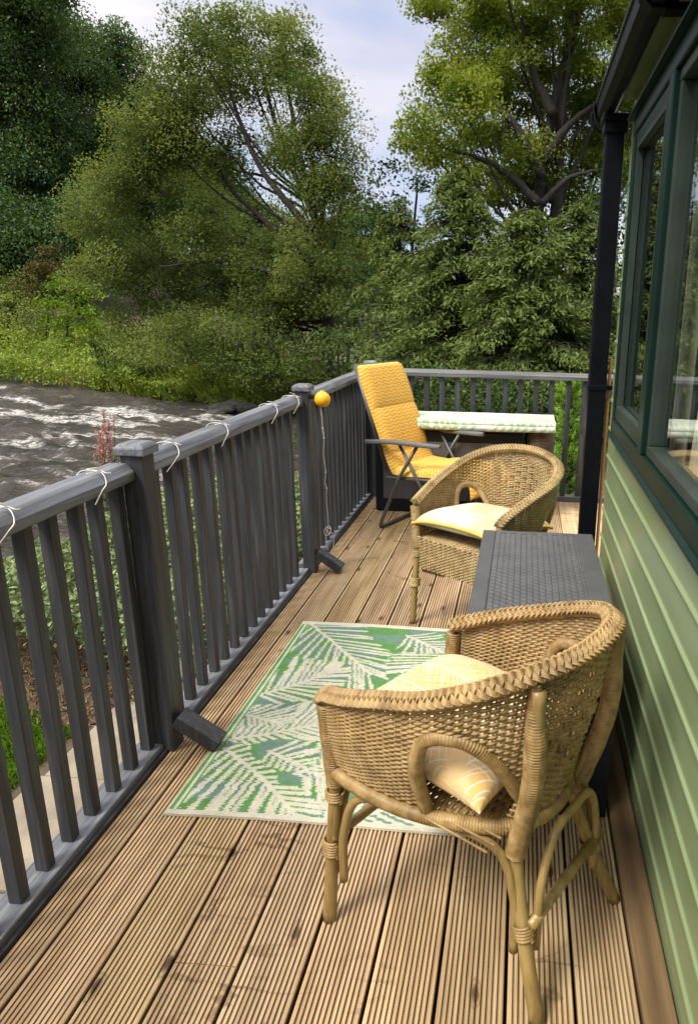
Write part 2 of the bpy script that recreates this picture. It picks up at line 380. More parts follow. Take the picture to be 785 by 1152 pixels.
# ------------------------------------------------------------------ deck of grooved boards
m_deck = M_wood('deck_timber', (.29, .185, .095), (.475, .338, .19), (.605, .465, .295), tinted=True, rough=.62, axis=1, knots='2D', gscale=.8)
BX0, BP = -1.1853, 0.15034
def groove_profile(x0, x1, n=12, dep=.0045):
    """top outline of a grooved board, left to right"""
    w = x1 - x0; pt = [(x0, -.028), (x0, -.0045), (x0 + .0012, -.0015), (x0 + .003, 0)]
    e = .0012; p = (w - 2 * e) / n
    for k in range(n - 1):
        c = x0 + e + (k + 1) * p
        pt += [(c - .0027, 0), (c - .0019, -dep), (c + .0019, -dep), (c + .0027, 0)]
    return np.array(pt + [(x1 - .003, 0), (x1 - .0012, -.0015), (x1, -.0045), (x1, -.028)])
d = MB()
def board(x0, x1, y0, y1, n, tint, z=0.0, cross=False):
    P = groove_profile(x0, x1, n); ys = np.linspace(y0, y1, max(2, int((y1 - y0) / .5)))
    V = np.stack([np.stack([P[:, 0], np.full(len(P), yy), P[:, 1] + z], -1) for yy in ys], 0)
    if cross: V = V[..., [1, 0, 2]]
    gv = np.where(P[:, 1] < -.003, .40, 1.0)[None, :, None]      # dirt and algae in the grooves; board sides darkened as painted gap shade
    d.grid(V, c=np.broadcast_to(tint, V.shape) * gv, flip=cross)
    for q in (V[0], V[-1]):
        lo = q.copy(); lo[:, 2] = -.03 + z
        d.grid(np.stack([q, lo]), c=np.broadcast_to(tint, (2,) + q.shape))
END = 5.32
joints = {1: 2.9, 3: 1.2, 4: 4.1, 6: 3.4, 8: 2.2}
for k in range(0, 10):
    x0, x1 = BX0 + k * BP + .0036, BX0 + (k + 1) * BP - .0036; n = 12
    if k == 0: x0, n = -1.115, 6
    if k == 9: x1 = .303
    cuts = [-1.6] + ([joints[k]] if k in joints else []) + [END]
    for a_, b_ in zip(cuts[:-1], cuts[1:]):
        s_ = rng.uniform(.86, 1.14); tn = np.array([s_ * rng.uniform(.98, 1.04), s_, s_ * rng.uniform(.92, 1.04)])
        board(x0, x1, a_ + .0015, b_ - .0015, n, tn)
# the boards past the cabin corner run crosswise
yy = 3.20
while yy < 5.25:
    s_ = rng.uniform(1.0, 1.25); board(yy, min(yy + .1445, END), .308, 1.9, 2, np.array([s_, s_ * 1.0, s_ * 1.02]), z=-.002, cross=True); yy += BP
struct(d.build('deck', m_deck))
j = MB()
for xx in np.arange(-1.1, 1.9, .3): j.boxb((xx - .0, -1.6, -.17), (xx + .05, END - .03, -.034))
for xx in (-1.0, 0.2, 1.6):
    for yy in (-1.2, .8, 2.8, 5.1): j.boxb((xx + .051, yy, GND - .1), (xx + .15, yy + .1, -.034))
j.boxb((-1.2, -1.6, -.17), (-1.135, END, -.06))
struct(j.build('deck_frame', M_wood('frame_timber', (.1, .07, .04), (.16, .11, .065), (.22, .16, .1), rough=.85)))
# flat sawn plank along the foot of the cabin wall
m_plank = M_wood('sawn_plank', (.06, .036, .018), (.17, .108, .052), (.31, .215, .115), rough=.75, gscale=.36, bmp=.6, knots='2D')
pk = MB(); pk.boxb((.309, -1.6, -.03), (.381, 3.06, .006)); pk_o = pk.build('edge_plank', m_plank, bevel=.003)
tag(pk_o, 'rough sawn brown plank laid along the foot of the green wall', 'plank')
# ------------------------------------------------------------------ grey stained railings
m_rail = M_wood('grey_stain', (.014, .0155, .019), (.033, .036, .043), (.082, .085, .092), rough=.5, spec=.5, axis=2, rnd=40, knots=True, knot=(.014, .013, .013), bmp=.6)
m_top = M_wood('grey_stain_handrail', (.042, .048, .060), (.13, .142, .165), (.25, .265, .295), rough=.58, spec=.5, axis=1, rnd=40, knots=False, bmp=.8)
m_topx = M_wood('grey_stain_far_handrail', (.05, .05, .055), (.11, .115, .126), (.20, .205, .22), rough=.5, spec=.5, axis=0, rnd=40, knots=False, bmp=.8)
m_dark = M('dark_stain', (.012, .012, .014), (.03, .03, .033), 14, rough=.6, bmp=.3)
FX = -1.155
fence = thing('deck_railing', 'long grey stained timber railing between the deck and the river', 'railing', (FX, 3, 0))
O1 = (FX, 3, 0)
posts_y = [-.05, 1.984, 3.612, 5.255]
def handrail_profile(w=.092, h=.052):
    return [(-w / 2, -h * .5), (w / 2, -h * .5), (w / 2, h * .05), (w * .30, h * .5), (-w * .30, h * .5), (-w / 2, h * .05)]
for k, y in enumerate(posts_y):
    m = MB(); x0 = FX - .045
    m.boxb((-1.163, y - .034, -.4), (-1.095, y + .034, .995)); po = m.build('post', m_rail, fence, bevel=.004, offset=O1)
    c = MB(); cx = -1.129
    c.boxb((cx - .046, y - .046, .9955), (cx + .046, y + .046, 1.02)); 
    c.add([[cx + a * .0445, y + b * .0445, 1.0195] for a, b in ((-1, -1), (1, -1), (1, 1), (-1, 1))] + [[cx + a * .032, y + b * .032, 1.031] for a, b in ((-1, -1), (1, -1), (1, 1), (-1, 1))],
          [[4, 5, 6, 7], [0, 1, 5, 4], [1, 2, 6, 5], [2, 3, 7, 6], [3, 0, 4, 7]])
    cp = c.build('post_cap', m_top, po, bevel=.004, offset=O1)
    if k in (1, 2):
        b_ = MB(); b_.bar((-1.088, y - .0, .112), (-.955, y, .022), .068, .046, up=(0.55, 0, .83)); b_.build('brace', m_rail, fence, bevel=.004, offset=O1)
for k in range(3):
    y0, y1 = posts_y[k] + .0345, posts_y[k + 1] - .0345
    m = MB(); m.prism([(a + FX - .012, b + .948) for a, b in handrail_profile()], 1, y0, y1)
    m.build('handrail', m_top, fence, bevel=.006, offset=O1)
    m = MB(); m.boxb((FX - .06, y0, -.02), (FX + .025, y1, .03)); m.build('bottom_rail', m_top, fence, bevel=.004, offset=O1)
m = MB(); m.boxb((-1.1305, -1.6, -.06), (-1.116, END, .012)); m.build('edge_strip', m_dark, fence, offset=O1)
bal = None
ys = [1.207 + .1022 * k for k in range(-13, 41)]
for y in ys:
    if min(abs(y - p) for p in posts_y) < .058 or y > 5.2: continue
    if bal is None:
        m = MB(); m.boxb((-.0165, -.0165, .0305), (.0165, .0165, .9215)); bal = m.build('baluster', m_rail, fence, bevel=.003); o = bal
    else:
        o = bal.copy(); COL.objects.link(o); o.parent = fence
    o.location = (FX - .012 - O1[0] + random.uniform(-.002, .002), y - O1[1], 0); o.rotation_euler = (random.uniform(-.006, .006), random.uniform(-.005, .005), random.uniform(-.03, .03))

FY = 5.335
far = thing('end_railing', 'short grey timber railing across the far end of the deck', 'railing', (0, FY, 0)); O2 = (0, FY, 0)
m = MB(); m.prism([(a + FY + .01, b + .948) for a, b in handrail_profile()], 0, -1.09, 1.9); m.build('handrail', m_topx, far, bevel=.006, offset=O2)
m = MB(); m.boxb((-1.09, FY - .03, -.012), (1.9, FY + .05, .038)); m.build('bottom_rail', m_topx, far, bevel=.004, offset=O2)
bal = None
for k in range(-2, 23):
    x = -.840 + .1181 * k
    if x < -1.06 or x > 1.85: continue
    if bal is None:
        m = MB(); m.boxb((-.019, -.019, .0385), (.019, .019, .9215)); bal = m.build('baluster', m_rail, far, bevel=.003); o = bal
    else:
        o = bal.copy(); COL.objects.link(o); o.parent = far
    o.location = (x, .01, 0); o.rotation_euler = (0, random.uniform(-.006, .006), random.uniform(-.03, .03))

# ------------------------------------------------------------------ green clad cabin
def M_paint(name, c1, c2, rough=.35, spec=.5, bmp=.1):
    return M(name, c1, c2, 2.2, (1, .35, 1), rough, bmp, 35, .002, spec, speck=None)
m_green = M_paint('green_cladding', (.205, .270, .130), (.275, .350, .185), .24, .6, .16)
m_soff = M('soffit_green', (.10, .17, .08), (.15, .23, .11), 8, rough=.55, bmp=.2)
m_frame = M('window_frame_green', (.004, .0155, .0115), (.006, .022, .016), 6, rough=.4, bmp=.05, spec=.12)
m_bead = M('window_bead', (.024, .034, .029), (.040, .053, .045), 6, rough=.5, bmp=.05, spec=.15)
m_black = M('black_gutter', (.0025, .0030, .0050), (.0045, .0052, .008), 9, rough=.42, bmp=.05, spec=.12)
m_roof = M('roof_sheet', (.05, .05, .05), (.09, .09, .09), 9, rough=.7)
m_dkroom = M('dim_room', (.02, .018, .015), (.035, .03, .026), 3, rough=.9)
WX, WY1, WY0, WTOP = .385, 3.085, -2.6, 2.30
house = thing('holiday_cabin', 'green clad cabin wall with dark framed window, gutter and downpipe', 'cabin', (2.2, .4, -.62)); OH = (2.2, .4, -.62)
def course(z0, P=.1215):
    """outline (x outward as minus, z) of one cladding course"""
    return [(0, z0), (-.0004, z0 + .030), (-.0006, z0 + .060), (-.0010, z0 + .090), (-.0018, z0 + .0945), (-.0040, z0 + .0975), (-.0060, z0 + .1008), (-.0066, z0 + .1045), (-.0058, z0 + .1080), (-.0036, z0 + .1110), (-.0012, z0 + .1135), (-.0002, z0 + .1160), (.0, z0 + .1195)]
prof = []
z = -.62
while z < WTOP: prof += course(z); z += .1215
prof = np.array([q for q in prof if q[1] <= WTOP])
WIN = (-1.2, 2.80, .985, 2.075)          # y0, y1, z0, z1 of the opening
yl = np.unique(np.concatenate([np.linspace(WY0, WY1, 60), [WIN[0], WIN[1]]]))
def clad(ya, yb, za, zb):
    y = yl[(yl >= ya - 1e-6) & (yl <= yb + 1e-6)]; q = prof[(prof[:, 1] >= za) & (prof[:, 1] <= zb)]
    wob = .0022 * (fbm(y[:, None] * 2.2, q[None, :, 1] * 7.0, 0, 3) - .5)
    V = np.stack([WX + q[None, :, 0] + wob * 2, np.broadcast_to(y[:, None], (len(y), len(q))), np.broadcast_to(q[None, :, 1], (len(y), len(q)))], -1)
    wall.grid(V, flip=True)
wall = MB()
clad(WY0, WY1, -.62, WIN[2] + .01); clad(WY0, WIN[0], WIN[2] - .02, WIN[3] + .02); clad(WIN[1], WY1, WIN[2] - .02, WIN[3] + .02); clad(WY0, WY1, WIN[3] - .02, WTOP)
# end wall, same boards turned the corner
V = np.stack([np.stack([np.full(len(prof), xx), WY1 + .012 - prof[:, 0] * .8, prof[:, 1]], -1) for xx in np.linspace(WX + .012, 4.0, 8)], 0)
wall.grid(V, flip=True)
wall.boxb((WX + .03, WY0, -.62), (WX + .06, WIN[0] - .02, WTOP)); wall.boxb((WX + .03, WIN[1] + .02, -.62), (WX + .06, WY1, WTOP)); wall.boxb((WX + .03, WIN[0] - .02, -.62), (WX + .06, WIN[1] + .02, WIN[2] - .01)); wall.boxb((WX + .03, WIN[0] - .02, WIN[3] + .01), (WX + .06, WIN[1] + .02, WTOP))
wall.build('wall', m_green, house, smooth=True, offset=OH)
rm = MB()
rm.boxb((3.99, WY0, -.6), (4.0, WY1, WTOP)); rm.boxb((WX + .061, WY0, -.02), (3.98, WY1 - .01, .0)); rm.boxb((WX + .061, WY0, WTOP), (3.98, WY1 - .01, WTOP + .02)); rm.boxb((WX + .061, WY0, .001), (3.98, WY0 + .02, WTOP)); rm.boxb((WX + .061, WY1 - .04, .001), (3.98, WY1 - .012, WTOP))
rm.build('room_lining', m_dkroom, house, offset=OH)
rf = MB(); rf.prism([(.30, 2.325), (2.2, 2.75), (4.1, 2.325), (4.1, 2.345), (2.2, 2.775), (.30, 2.345)], 1, WY0 - .1, WY1 + .06); rf.build('roof', m_roof, house, offset=OH)
f = MB(); f.boxb((.324, WY0, 2.205), (.338, WY1 + .03, 2.322)); f.build('fascia', m_soff, house, bevel=.002, offset=OH)
f = MB(); f.boxb((.3385, WY0, 2.222), (WX + .04, WY1 + .03, 2.234)); f.build('soffit', m_soff, house, offset=OH)
# orange brown batten left bare behind the open cladding edge
f = MB(); f.boxb((WX - .017, WY1 + .030, -.1), (WX - .005, WY1 + .048, 1.24)); f.build('corner_batten', M_wood('bare_batten', (.35, .16, .05), (.5, .25, .09), (.6, .34, .15), axis=2, knots=False), house, offset=OH)
# gutter: channel with lip, end cap, brackets
gx0, gx1, gz0, gz1 = .255, .322, 2.170, 2.245
def gprof(gx0, gx1, gz0, gz1, th):
    o = [(gx0, gz1), (gx0 - .006, gz1), (gx0 - .006, gz1 - .012), (gx0, gz1 - .016), (gx0 + .006, gz0 + .022), (gx0 + .028, gz0), (gx1 - .012, gz0), (gx1, gz0 + .012), (gx1, gz1), (gx1 - th, gz1), (gx1 - th, gz0 + .014), (gx1 - .014, gz0 + th), (gx0 + .030, gz0 + th), (gx0 + .006 + th, gz0 + .024), (gx0 + th, gz1 - .016)]
    return o
f = MB(); f.prism(gprof(gx0, gx1, gz0, gz1, .004), 1, WY0, 3.40); gut = f.build('gutter', m_black, house, offset=OH)
f = MB(); f.prism([(gx0 - .010, gz1 + .003), (gx0 - .010, gz1 - .02), (gx0 + .0, gz0 + .02), (gx0 + .026, gz0 - .005), (gx1 - .01, gz0 - .005), (gx1 + .005, gz0 + .012), (gx1 + .005, gz1 + .003)], 1, 3.395, 3.425); f.build('end_cap', m_black, gut, offset=OH)
for yb, L in ((1.0, .03), (2.06, .05), (3.26, .03)):
    f = MB()
    f.prism([(gx0 - .012, gz1 + .004), (gx0 - .012, gz1 - .018), (gx0 - .002, gz0 + .020), (gx0 + .026, gz0 - .007), (gx1 - .008, gz0 - .007), (gx1 + .006, gz0 + .012), (gx1 + .006, gz0 + .03), (gx0 + .1, gz0 - .0045), (gx0 + .028, gz0 - .002), (gx0 + .003, gz0 + .022), (gx0 - .007, gz1 - .016), (gx0 - .007, gz1 + .004)], 1, yb, yb + L)
    f.boxb((gx1 - .01, yb, gz0 - .012), (WX + .0, yb + L, gz0 + .006)); f.build('bracket', m_black, gut, bevel=.002, offset=OH)
# square downpipe with outlet and wall clip
PXc, PYc = .322, 3.125
f = MB()
f.boxb((PXc - .038, PYc - .036, -.1), (PXc + .038, PYc + .036, 2.128))
dp = f.build('downpipe', m_black, house, bevel=.007, offset=OH)
f = MB(); f.boxb((PXc - .046, PYc - .044, 2.10), (PXc + .046, PYc + .044, 2.142)); f.boxb((PXc - .054, PYc - .055, 2.1425), (PXc + .05, PYc + .055, 2.1675)); f.build('outlet', m_black, dp, bevel=.004, offset=OH)
f = MB(); f.boxb((PXc - .042, PYc - .040, 1.10), (PXc + .042, PYc + .040, 1.125)); f.boxb((PXc + .0425, PYc - .02, 1.103), (WX + .02, PYc - .005, 1.122)); f.build('pipe_clip', m_black, dp, bevel=.003, offset=OH)
# small pale vent block under the soffit
f = MB(); f.boxb((WX - .028, 2.52, 2.085), (WX - .003, 2.70, 2.125)); f.build('vent_block', M('pale_green_plastic', (.32, .40, .26), (.38, .46, .3), 8, rough=.5), house, bevel=.003, offset=OH)
# window: outer frame, drip head, mullion, two lights
win = MB()
y0, y1, z0, z1 = WIN; fx0, fx1 = WX - .030, WX + .05
win.boxb((fx0, y0, z0 - .012), (fx1, y1 + .01, z0 + .045)); win.boxb((fx0, y0, z1 - .045), (fx1, y1 + .01, z1 + .008)); win.boxb((fx0 + .001, y1 - .045, z0 + .0455), (fx1, y1 + .009, z1 - .0455)); win.boxb((fx0 + .001, y0, z0 + .0455), (fx1, y0 + .05, z1 - .0455))
MY = 2.06
win.boxb((fx0 - .003, MY, z0 + .0458), (fx1, MY + .065, z1 - .0458))
wo = win.build('window', m_frame, house, bevel=.004, offset=OH)
s = MB(); s.prism([(fx0 - .010, z0 - .026), (fx0 - .010, z0 - .020), (fx0 + .002, z0 - .0125), (WX + .02, z0 - .0125), (WX + .02, z0 - .026)], 1, y0, y1 + .03); s.build('window_sill', m_frame, wo, offset=OH)
s = MB(); s.prism([(fx0 - .022, z1 + .010), (fx0 - .022, z1 + .016), (WX + .0, z1 + .036), (WX + .0, z1 + .010)], 1, y0, y1 + .04); s.build('drip_head', m_frame, wo, offset=OH)
def light(ya, yb, bw, inset):
    s = MB(); za, zb = z0 + .048, z1 - .048; xa, xb = fx0 + inset, fx1 - .012
    s.boxb((xa, ya, za), (xb, yb, za + bw)); s.boxb((xa, ya, zb - bw), (xb, yb, zb)); s.boxb((xa + .001, ya, za + bw + .0005), (xb, ya + bw, zb - bw - .0005)); s.boxb((xa + .001, yb - bw, za + bw + .0005), (xb, yb, zb - bw - .0005))
    s.build('sash', m_bead if inset > .008 else m_frame, wo, bevel=.003, offset=OH)
    q = MB(); q.boxb((xa + .022, ya + bw - .006, za + bw - .006), (xa + .028, yb - bw + .006, zb - bw + .006)); q.build('pane', m_glass, wo, offset=OH)
    if inset <= .008:
        s = MB(); e = .012
        for aa, bb in (((xa - .002, ya + bw, za + bw), (xa + .02, ya + bw + e, zb - bw)), ((xa - .002, yb - bw - e, za + bw), (xa + .02, yb - bw, zb - bw)), ((xa - .002, ya + bw + e, za + bw), (xa + .02, yb - bw - e, za + bw + e)), ((xa - .002, ya + bw + e, zb - bw - e), (xa + .02, yb - bw - e, zb - bw))): s.boxb(aa, bb)
        s.build('glazing_bead', m_bead, wo, offset=OH)
m_glass, t, b = newmat('window_glass')
b.inputs['Base Color'].default_value = (.9, .95, .92, 1); b.inputs['Roughness'].default_value = .015; b.inputs['IOR'].default_value = 1.5
tr = t.nodes.new('ShaderNodeBsdfTransparent'); tr.inputs[0].default_value = (.93, .96, .94, 1); gl = t.nodes.new('ShaderNodeBsdfGlossy'); gl.inputs['Roughness'].default_value = .01; gl.inputs[0].default_value = (.95, .97, .96, 1)
lw_ = t.nodes.new('ShaderNodeLayerWeight'); lw_.inputs[0].default_value = .5; lw = t.nodes.new('ShaderNodeMath'); lw.operation = 'POWER'; lw.inputs[1].default_value = 5.0; t.links.new(lw_.outputs['Facing'], lw.inputs[0]); ms = t.nodes.new('ShaderNodeMixShader')
t.links.new(lw.outputs[0], ms.inputs[0]); t.links.new(tr.outputs[0], ms.inputs[1]); t.links.new(gl.outputs[0], ms.inputs[2]); t.links.new(ms.outputs[0], t.nodes['Material Output'].inputs[0])
light(MY + .067, y1 - .047, .045, .006); light(y0 + .052, MY - .002, .030, .012)
# curtain inside the big pane
cu = MB(); zc = np.linspace(.75, 2.15, 40); yc = np.linspace(1.0, 2.02, 300)
A, B = np.meshgrid(yc, zc, indexing='ij')
pinch = 1 - .28 * np.exp(-((B - 1.30) / .22) ** 2)
V = np.stack([WX + .11 + .026 * np.sin(A * 95 + 1.2 * np.sin(B * 3)) * (.6 + .4 * pinch), 1.50 + (A - 1.50) * (.5 + .5 * pinch), B], -1)
cu.grid(V)
m_cur, t, b = newmat('curtain_cloth'); v = coords(t, (1, 1, .7))
c = ramp(t, [(.45, (.70, .62, .48)), (.55, (.58, .46, .32)), (.62, (.30, .17, .10)), (.7, (.66, .57, .43))]); t.links.new(noise(t, v, 9, 3, .5, .8), c.inputs[0]); t.links.new(c.outputs[0], b.inputs['Base Color']); b.inputs['Roughness'].default_value = .9
co = cu.build('curtain', m_cur, smooth=True); struct(co, 'thing'); tag(co, 'beige patterned curtain gathered inside the big window', 'curtain')
cu = MB(); yc = np.linspace(2.10, 2.76, 160); A, B = np.meshgrid(yc, np.linspace(.75, 2.15, 8), indexing='ij'); cu.grid(np.stack([WX + .10 + .012 * np.sin(A * 120), A, B], -1))
co = cu.build('curtain', M('net_curtain', (.60, .55, .44), (.72, .66, .54), 12, (1, 1, .2), rough=.9), smooth=True); struct(co, 'thing'); tag(co, 'plain pale curtain behind the narrow window pane next to the downpipe', 'curtain')
# ------------------------------------------------------------------ printed patterns
def seg_mask(U, V, a, b, w0, w1):
    """1 inside a tapered stroke from a to b"""
    d = np.array(b) - np.array(a); L2 = d @ d + 1e-12
    t = np.clip(((U - a[0]) * d[0] + (V - a[1]) * d[1]) / L2, 0, 1)
    dist = np.hypot(U - a[0] - t * d[0], V - a[1] - t * d[1])
    return dist < (w0 + (w1 - w0) * t) * np.minimum(1, 6 * (1.02 - t))
def frond(U, V, base, tip, bend, n, ln, wd, ang0=75, ang1=28, rw=.004, seed=0):
    """palm frond: midrib plus leaflets; returns a mask"""
    r = np.random.default_rng(seed); base = np.array(base); tip = np.array(tip); d = tip - base; L = np.hypot(*d); e = d / L; nn = np.array([-e[1], e[0]])
    m = np.zeros(U.shape, bool); pts = []
    for t in np.linspace(0, 1, 24): pts.append(base + d * t + nn * bend * 4 * t * (1 - t))
    for a, b in zip(pts[:-1], pts[1:]): m |= seg_mask(U, V, a, b, rw, rw)
    for k in range(n):
        t = (k + .3) / n; p = base + d * t + nn * bend * 4 * t * (1 - t); tg = e + nn * bend * 4 * (1 - 2 * t) / L; tg /= np.hypot(*tg); n2 = np.array([-tg[1], tg[0]])
        l = ln * (.55 + .9 * math.sin(PI * min(1, .18 + t * .8))) * r.uniform(.85, 1.1)
        for s in (-1, 1):
            a = R(ang0 + (ang1 - ang0) * t + r.uniform(-5, 5)); q = p + (tg * math.cos(a) + s * n2 * math.sin(a)) * l; mid = (p + q) / 2 + tg * l * .04
            m |= seg_mask(U, V, p, mid, wd * .6, wd) | seg_mask(U, V, mid, q, wd, wd * .12)
    return m
# ------------------------------------------------------------------ rug
RX0, RX1, RY0, RY1 = -.985, -.080, 1.655, 2.955
def rug():
    nx, ny = 300, 430
    u = np.linspace(0, 1, nx); v = np.linspace(0, 1, ny); U, V = np.meshgrid(u, v, indexing='ij')
    Xm, Ym = U * (RX1 - RX0), V * (RY1 - RY0)
    jag = (rng.random(ny) - .5)[None, :] * .010 + (rng.random((nx // 3 + 1))[np.arange(nx) // 3] - .5)[:, None] * .004
    Xj, Yj = Xm + jag, Ym + (rng.random((nx, ny)) - .5) * .003
    def uv(px, py): q = onz(px, py, 0.006); return (q[0] - RX0, q[1] - RY0)
    fr_ = [((345, 700), (414, 760), .0, 15, .36, .0078, 60, 22), ((286, 782), (380, 752), -.012, 14, .25, .0092, 64, 26), ((525, 722), (448, 757), .01, 13, .28, .0078, 60, 26), ((236, 834), (410, 800), -.025, 20, .29, .0110, 72, 24),
           ((250, 842), (334, 922), .012, 15, .36, .0118, 80, 34), ((350, 935), (545, 890), .02, 18, .24, .0108, 74, 30), ((330, 872), (480, 836), .02, 18, .22, .0104, 74, 28), ((545, 790), (440, 785), .01, 13, .22, .0080, 66, 26), ((258, 800), (318, 815), .0, 10, .13, .0085, 70, 34), ((300, 846), (372, 880), .0, 11, .16, .0095, 74, 34), ((455, 715), (500, 735), .0, 9, .14, .0070, 66, 30)]
    white = np.zeros(Xj.shape, bool); rib = np.zeros(Xj.shape, bool)
    for q, (a_, b_, be, n_, l_, w_, g0, g1_) in enumerate(fr_):
        A_, B_ = np.array(uv(*a_)), np.array(uv(*b_)); f_ = frond(Xj, Yj, A_, B_, be, n_, l_, w_, g0, g1_, .007, 60 + q); d_ = B_ - A_
        tt = np.clip(((Xj - A_[0]) * d_[0] + (Yj - A_[1]) * d_[1]) / (d_ @ d_), 0, 1); ds = np.hypot(Xj - A_[0] - tt * d_[0], Yj - A_[1] - tt * d_[1]) + .012 * np.sin(Xj * 60 + q) * np.sin(Yj * 47)
        if q == 0: own, best = np.zeros(Xj.shape, bool), np.full(Xj.shape, 9.0)
        own = np.where(ds < best, f_, own); best = np.minimum(ds, best)
    white = own
    g1 = np.array([.105, .27, .070]); g2 = np.array([.15, .25, .20]); wcol = np.array([.62, .60, .47])
    mixn = (fbm(Xm * 9, Ym * 22, 3, 3) + .25 * (rng.random((nx, ny)) - .5))[..., None]
    gr = np.where(mixn > .53, g2, g1) * (.85 + .3 * rng.random((nx, ny, 1)))
    C = np.where(white[..., None], wcol * (.92 + .12 * rng.random((nx, ny, 1))), gr)
    ex = np.minimum(Xm, (RX1 - RX0) - Xm); ey = np.minimum(Ym, (RY1 - RY0) - Ym)
    C = np.where(((ex > .006) & (ex < .018))[..., None], g1 * 1.1, C); C = np.where(((ex > .018) & (ex < .026))[..., None], wcol, C); C = np.where(((ex > .026) & (ex < .032))[..., None], g1 * 1.1, C)
    C = np.where((ex < .006)[..., None], wcol, C)
    C = np.where((ey < .022)[..., None], np.array([.62, .59, .46]), C)
    Zr = .0058 + .0025 * (fbm(Xm * 4, Ym * 4, 5, 2) - .5) + .0035 * np.exp(-(ey / .012) ** 2)
    skew = .012 * np.sin(V * 2.0) 
    m = MB(); top = np.stack([RX0 + Xm + skew, RY0 + Ym + .006 * np.sin(U * 5), Zr], -1)
    m.grid(top, c=C)
    # turned edges
    for ed, ce in ((top[0], C[0]), (top[-1], C[-1]), (top[:, 0], C[:, 0]), (top[:, -1], C[:, -1])):
        lo = ed.copy(); lo[:, 2] = .0008; m.grid(np.stack([ed, lo]), c=np.stack([ce, ce]))
    cx, cy = (RX0 + RX1) / 2, (RY0 + RY1) / 2
    o = m.build('outdoor_rug', M_tint('rug_weave', rough=.8, spec=.25, vary=.10, weave=(55, 95), bdist=.002), offset=(cx, cy, 0)); o.location = (cx, cy, 0)
    tag(o, 'green and white palm leaf rug lying flat on the deck boards', 'rug')
rug()

# ------------------------------------------------------------------ wicker armchairs
def M_cane(name, c1, c2, c3, rough=.45, sc=35, st=(1, 1, 1)):
    m, t, b = newmat(name); v = coords(t, st)
    c = ramp(t, [(.25, c1), (.5, c2), (.78, c3)]); n1 = noise(t, v, sc, 5, .65); t.links.new(n1, c.inputs[0])
    big = ramp(t, [(.3, (.70, .66, .60)), (.7, (1.15, 1.13, 1.1))]); t.links.new(noise(t, v, 5, 4, .6), big.inputs[0])
    t.links.new(mixc(t, 1.0, c.outputs[0], big.outputs[0], 'MULTIPLY'), b.inputs['Base Color']); b.inputs['Roughness'].default_value = rough; b.inputs['Specular IOR Level'].default_value = .5
    st = ramp(t, [(.35, (.55, .50, .42)), (.5, (1, 1, 1))]); t.links.new(noise(t, v, 11, 6, .7, 1.0), st.inputs[0])
    t.links.new(mixc(t, .8, b.inputs['Base Color'].links[0].from_socket, st.outputs[0], 'MULTIPLY'), b.inputs['Base Color'])
    bump(t, b, noise(t, v, 160, 4), .5, .0015)
    return m
m_wick = M_cane('wicker', (.21, .132, .048), (.37, .25, .105), (.49, .36, .175), .48, 30)
m_wick2 = M_cane('pale_wicker', (.30, .21, .085), (.44, .325, .15), (.54, .42, .22), .5, 30)
m_cane = M_cane('cane_pole', (.165, .11, .038), (.295, .205, .073), (.39, .285, .12), .30, 22, (1.6, 1.6, .14))
m_hole = M_cane('cane_binding', (.20, .125, .045), (.33, .22, .085), (.44, .315, .14), .45, 40)
def wrapped(mb, P, r, pitch=.0062, seg=10, n=None, ref=None, taper=0.0):
    """pole bound with cane: ridged along its length"""
    P = np.asarray(P, float); L = np.sum(np.linalg.norm(np.diff(P, axis=0), axis=1)); k = max(6, int(L / pitch * 4)); Q = spline(P, k)
    ph = np.arange(k) / 4 * 2 * PI; rad = r * (1 + .10 * np.abs(np.sin(ph / 2))) + .0006 * np.sin(np.arange(k) * 1.7)
    if taper: rad = rad * (1 - taper * np.clip((np.linspace(0, 1, k) - .72) / .28, 0, 1))
    mb.tube(Q, rad, seg, ref=ref)
def knuckle(mb, c, ax, r, n=5, pitch=.0068, th=.0036):
    """a few turns of cane round a joint"""
    ax = nrm(np.array(ax, float)); x = nrm(np.cross(ax, (.31, .92, .17))); y = np.cross(ax, x); a = np.linspace(0, 2 * PI * n, 14 * n)
    P = np.array(c) + r * (np.cos(a)[:, None] * x + np.sin(a)[:, None] * y) + ((a / (2 * PI) - n / 2) * pitch)[:, None] * ax
    mb.tube(P, th, 5, ref=ax)
def mirror(P):
    P = np.array(P, float); Q = P[::-1].copy(); Q[:, 1] *= -1
    return np.vstack([P, Q[1:]])
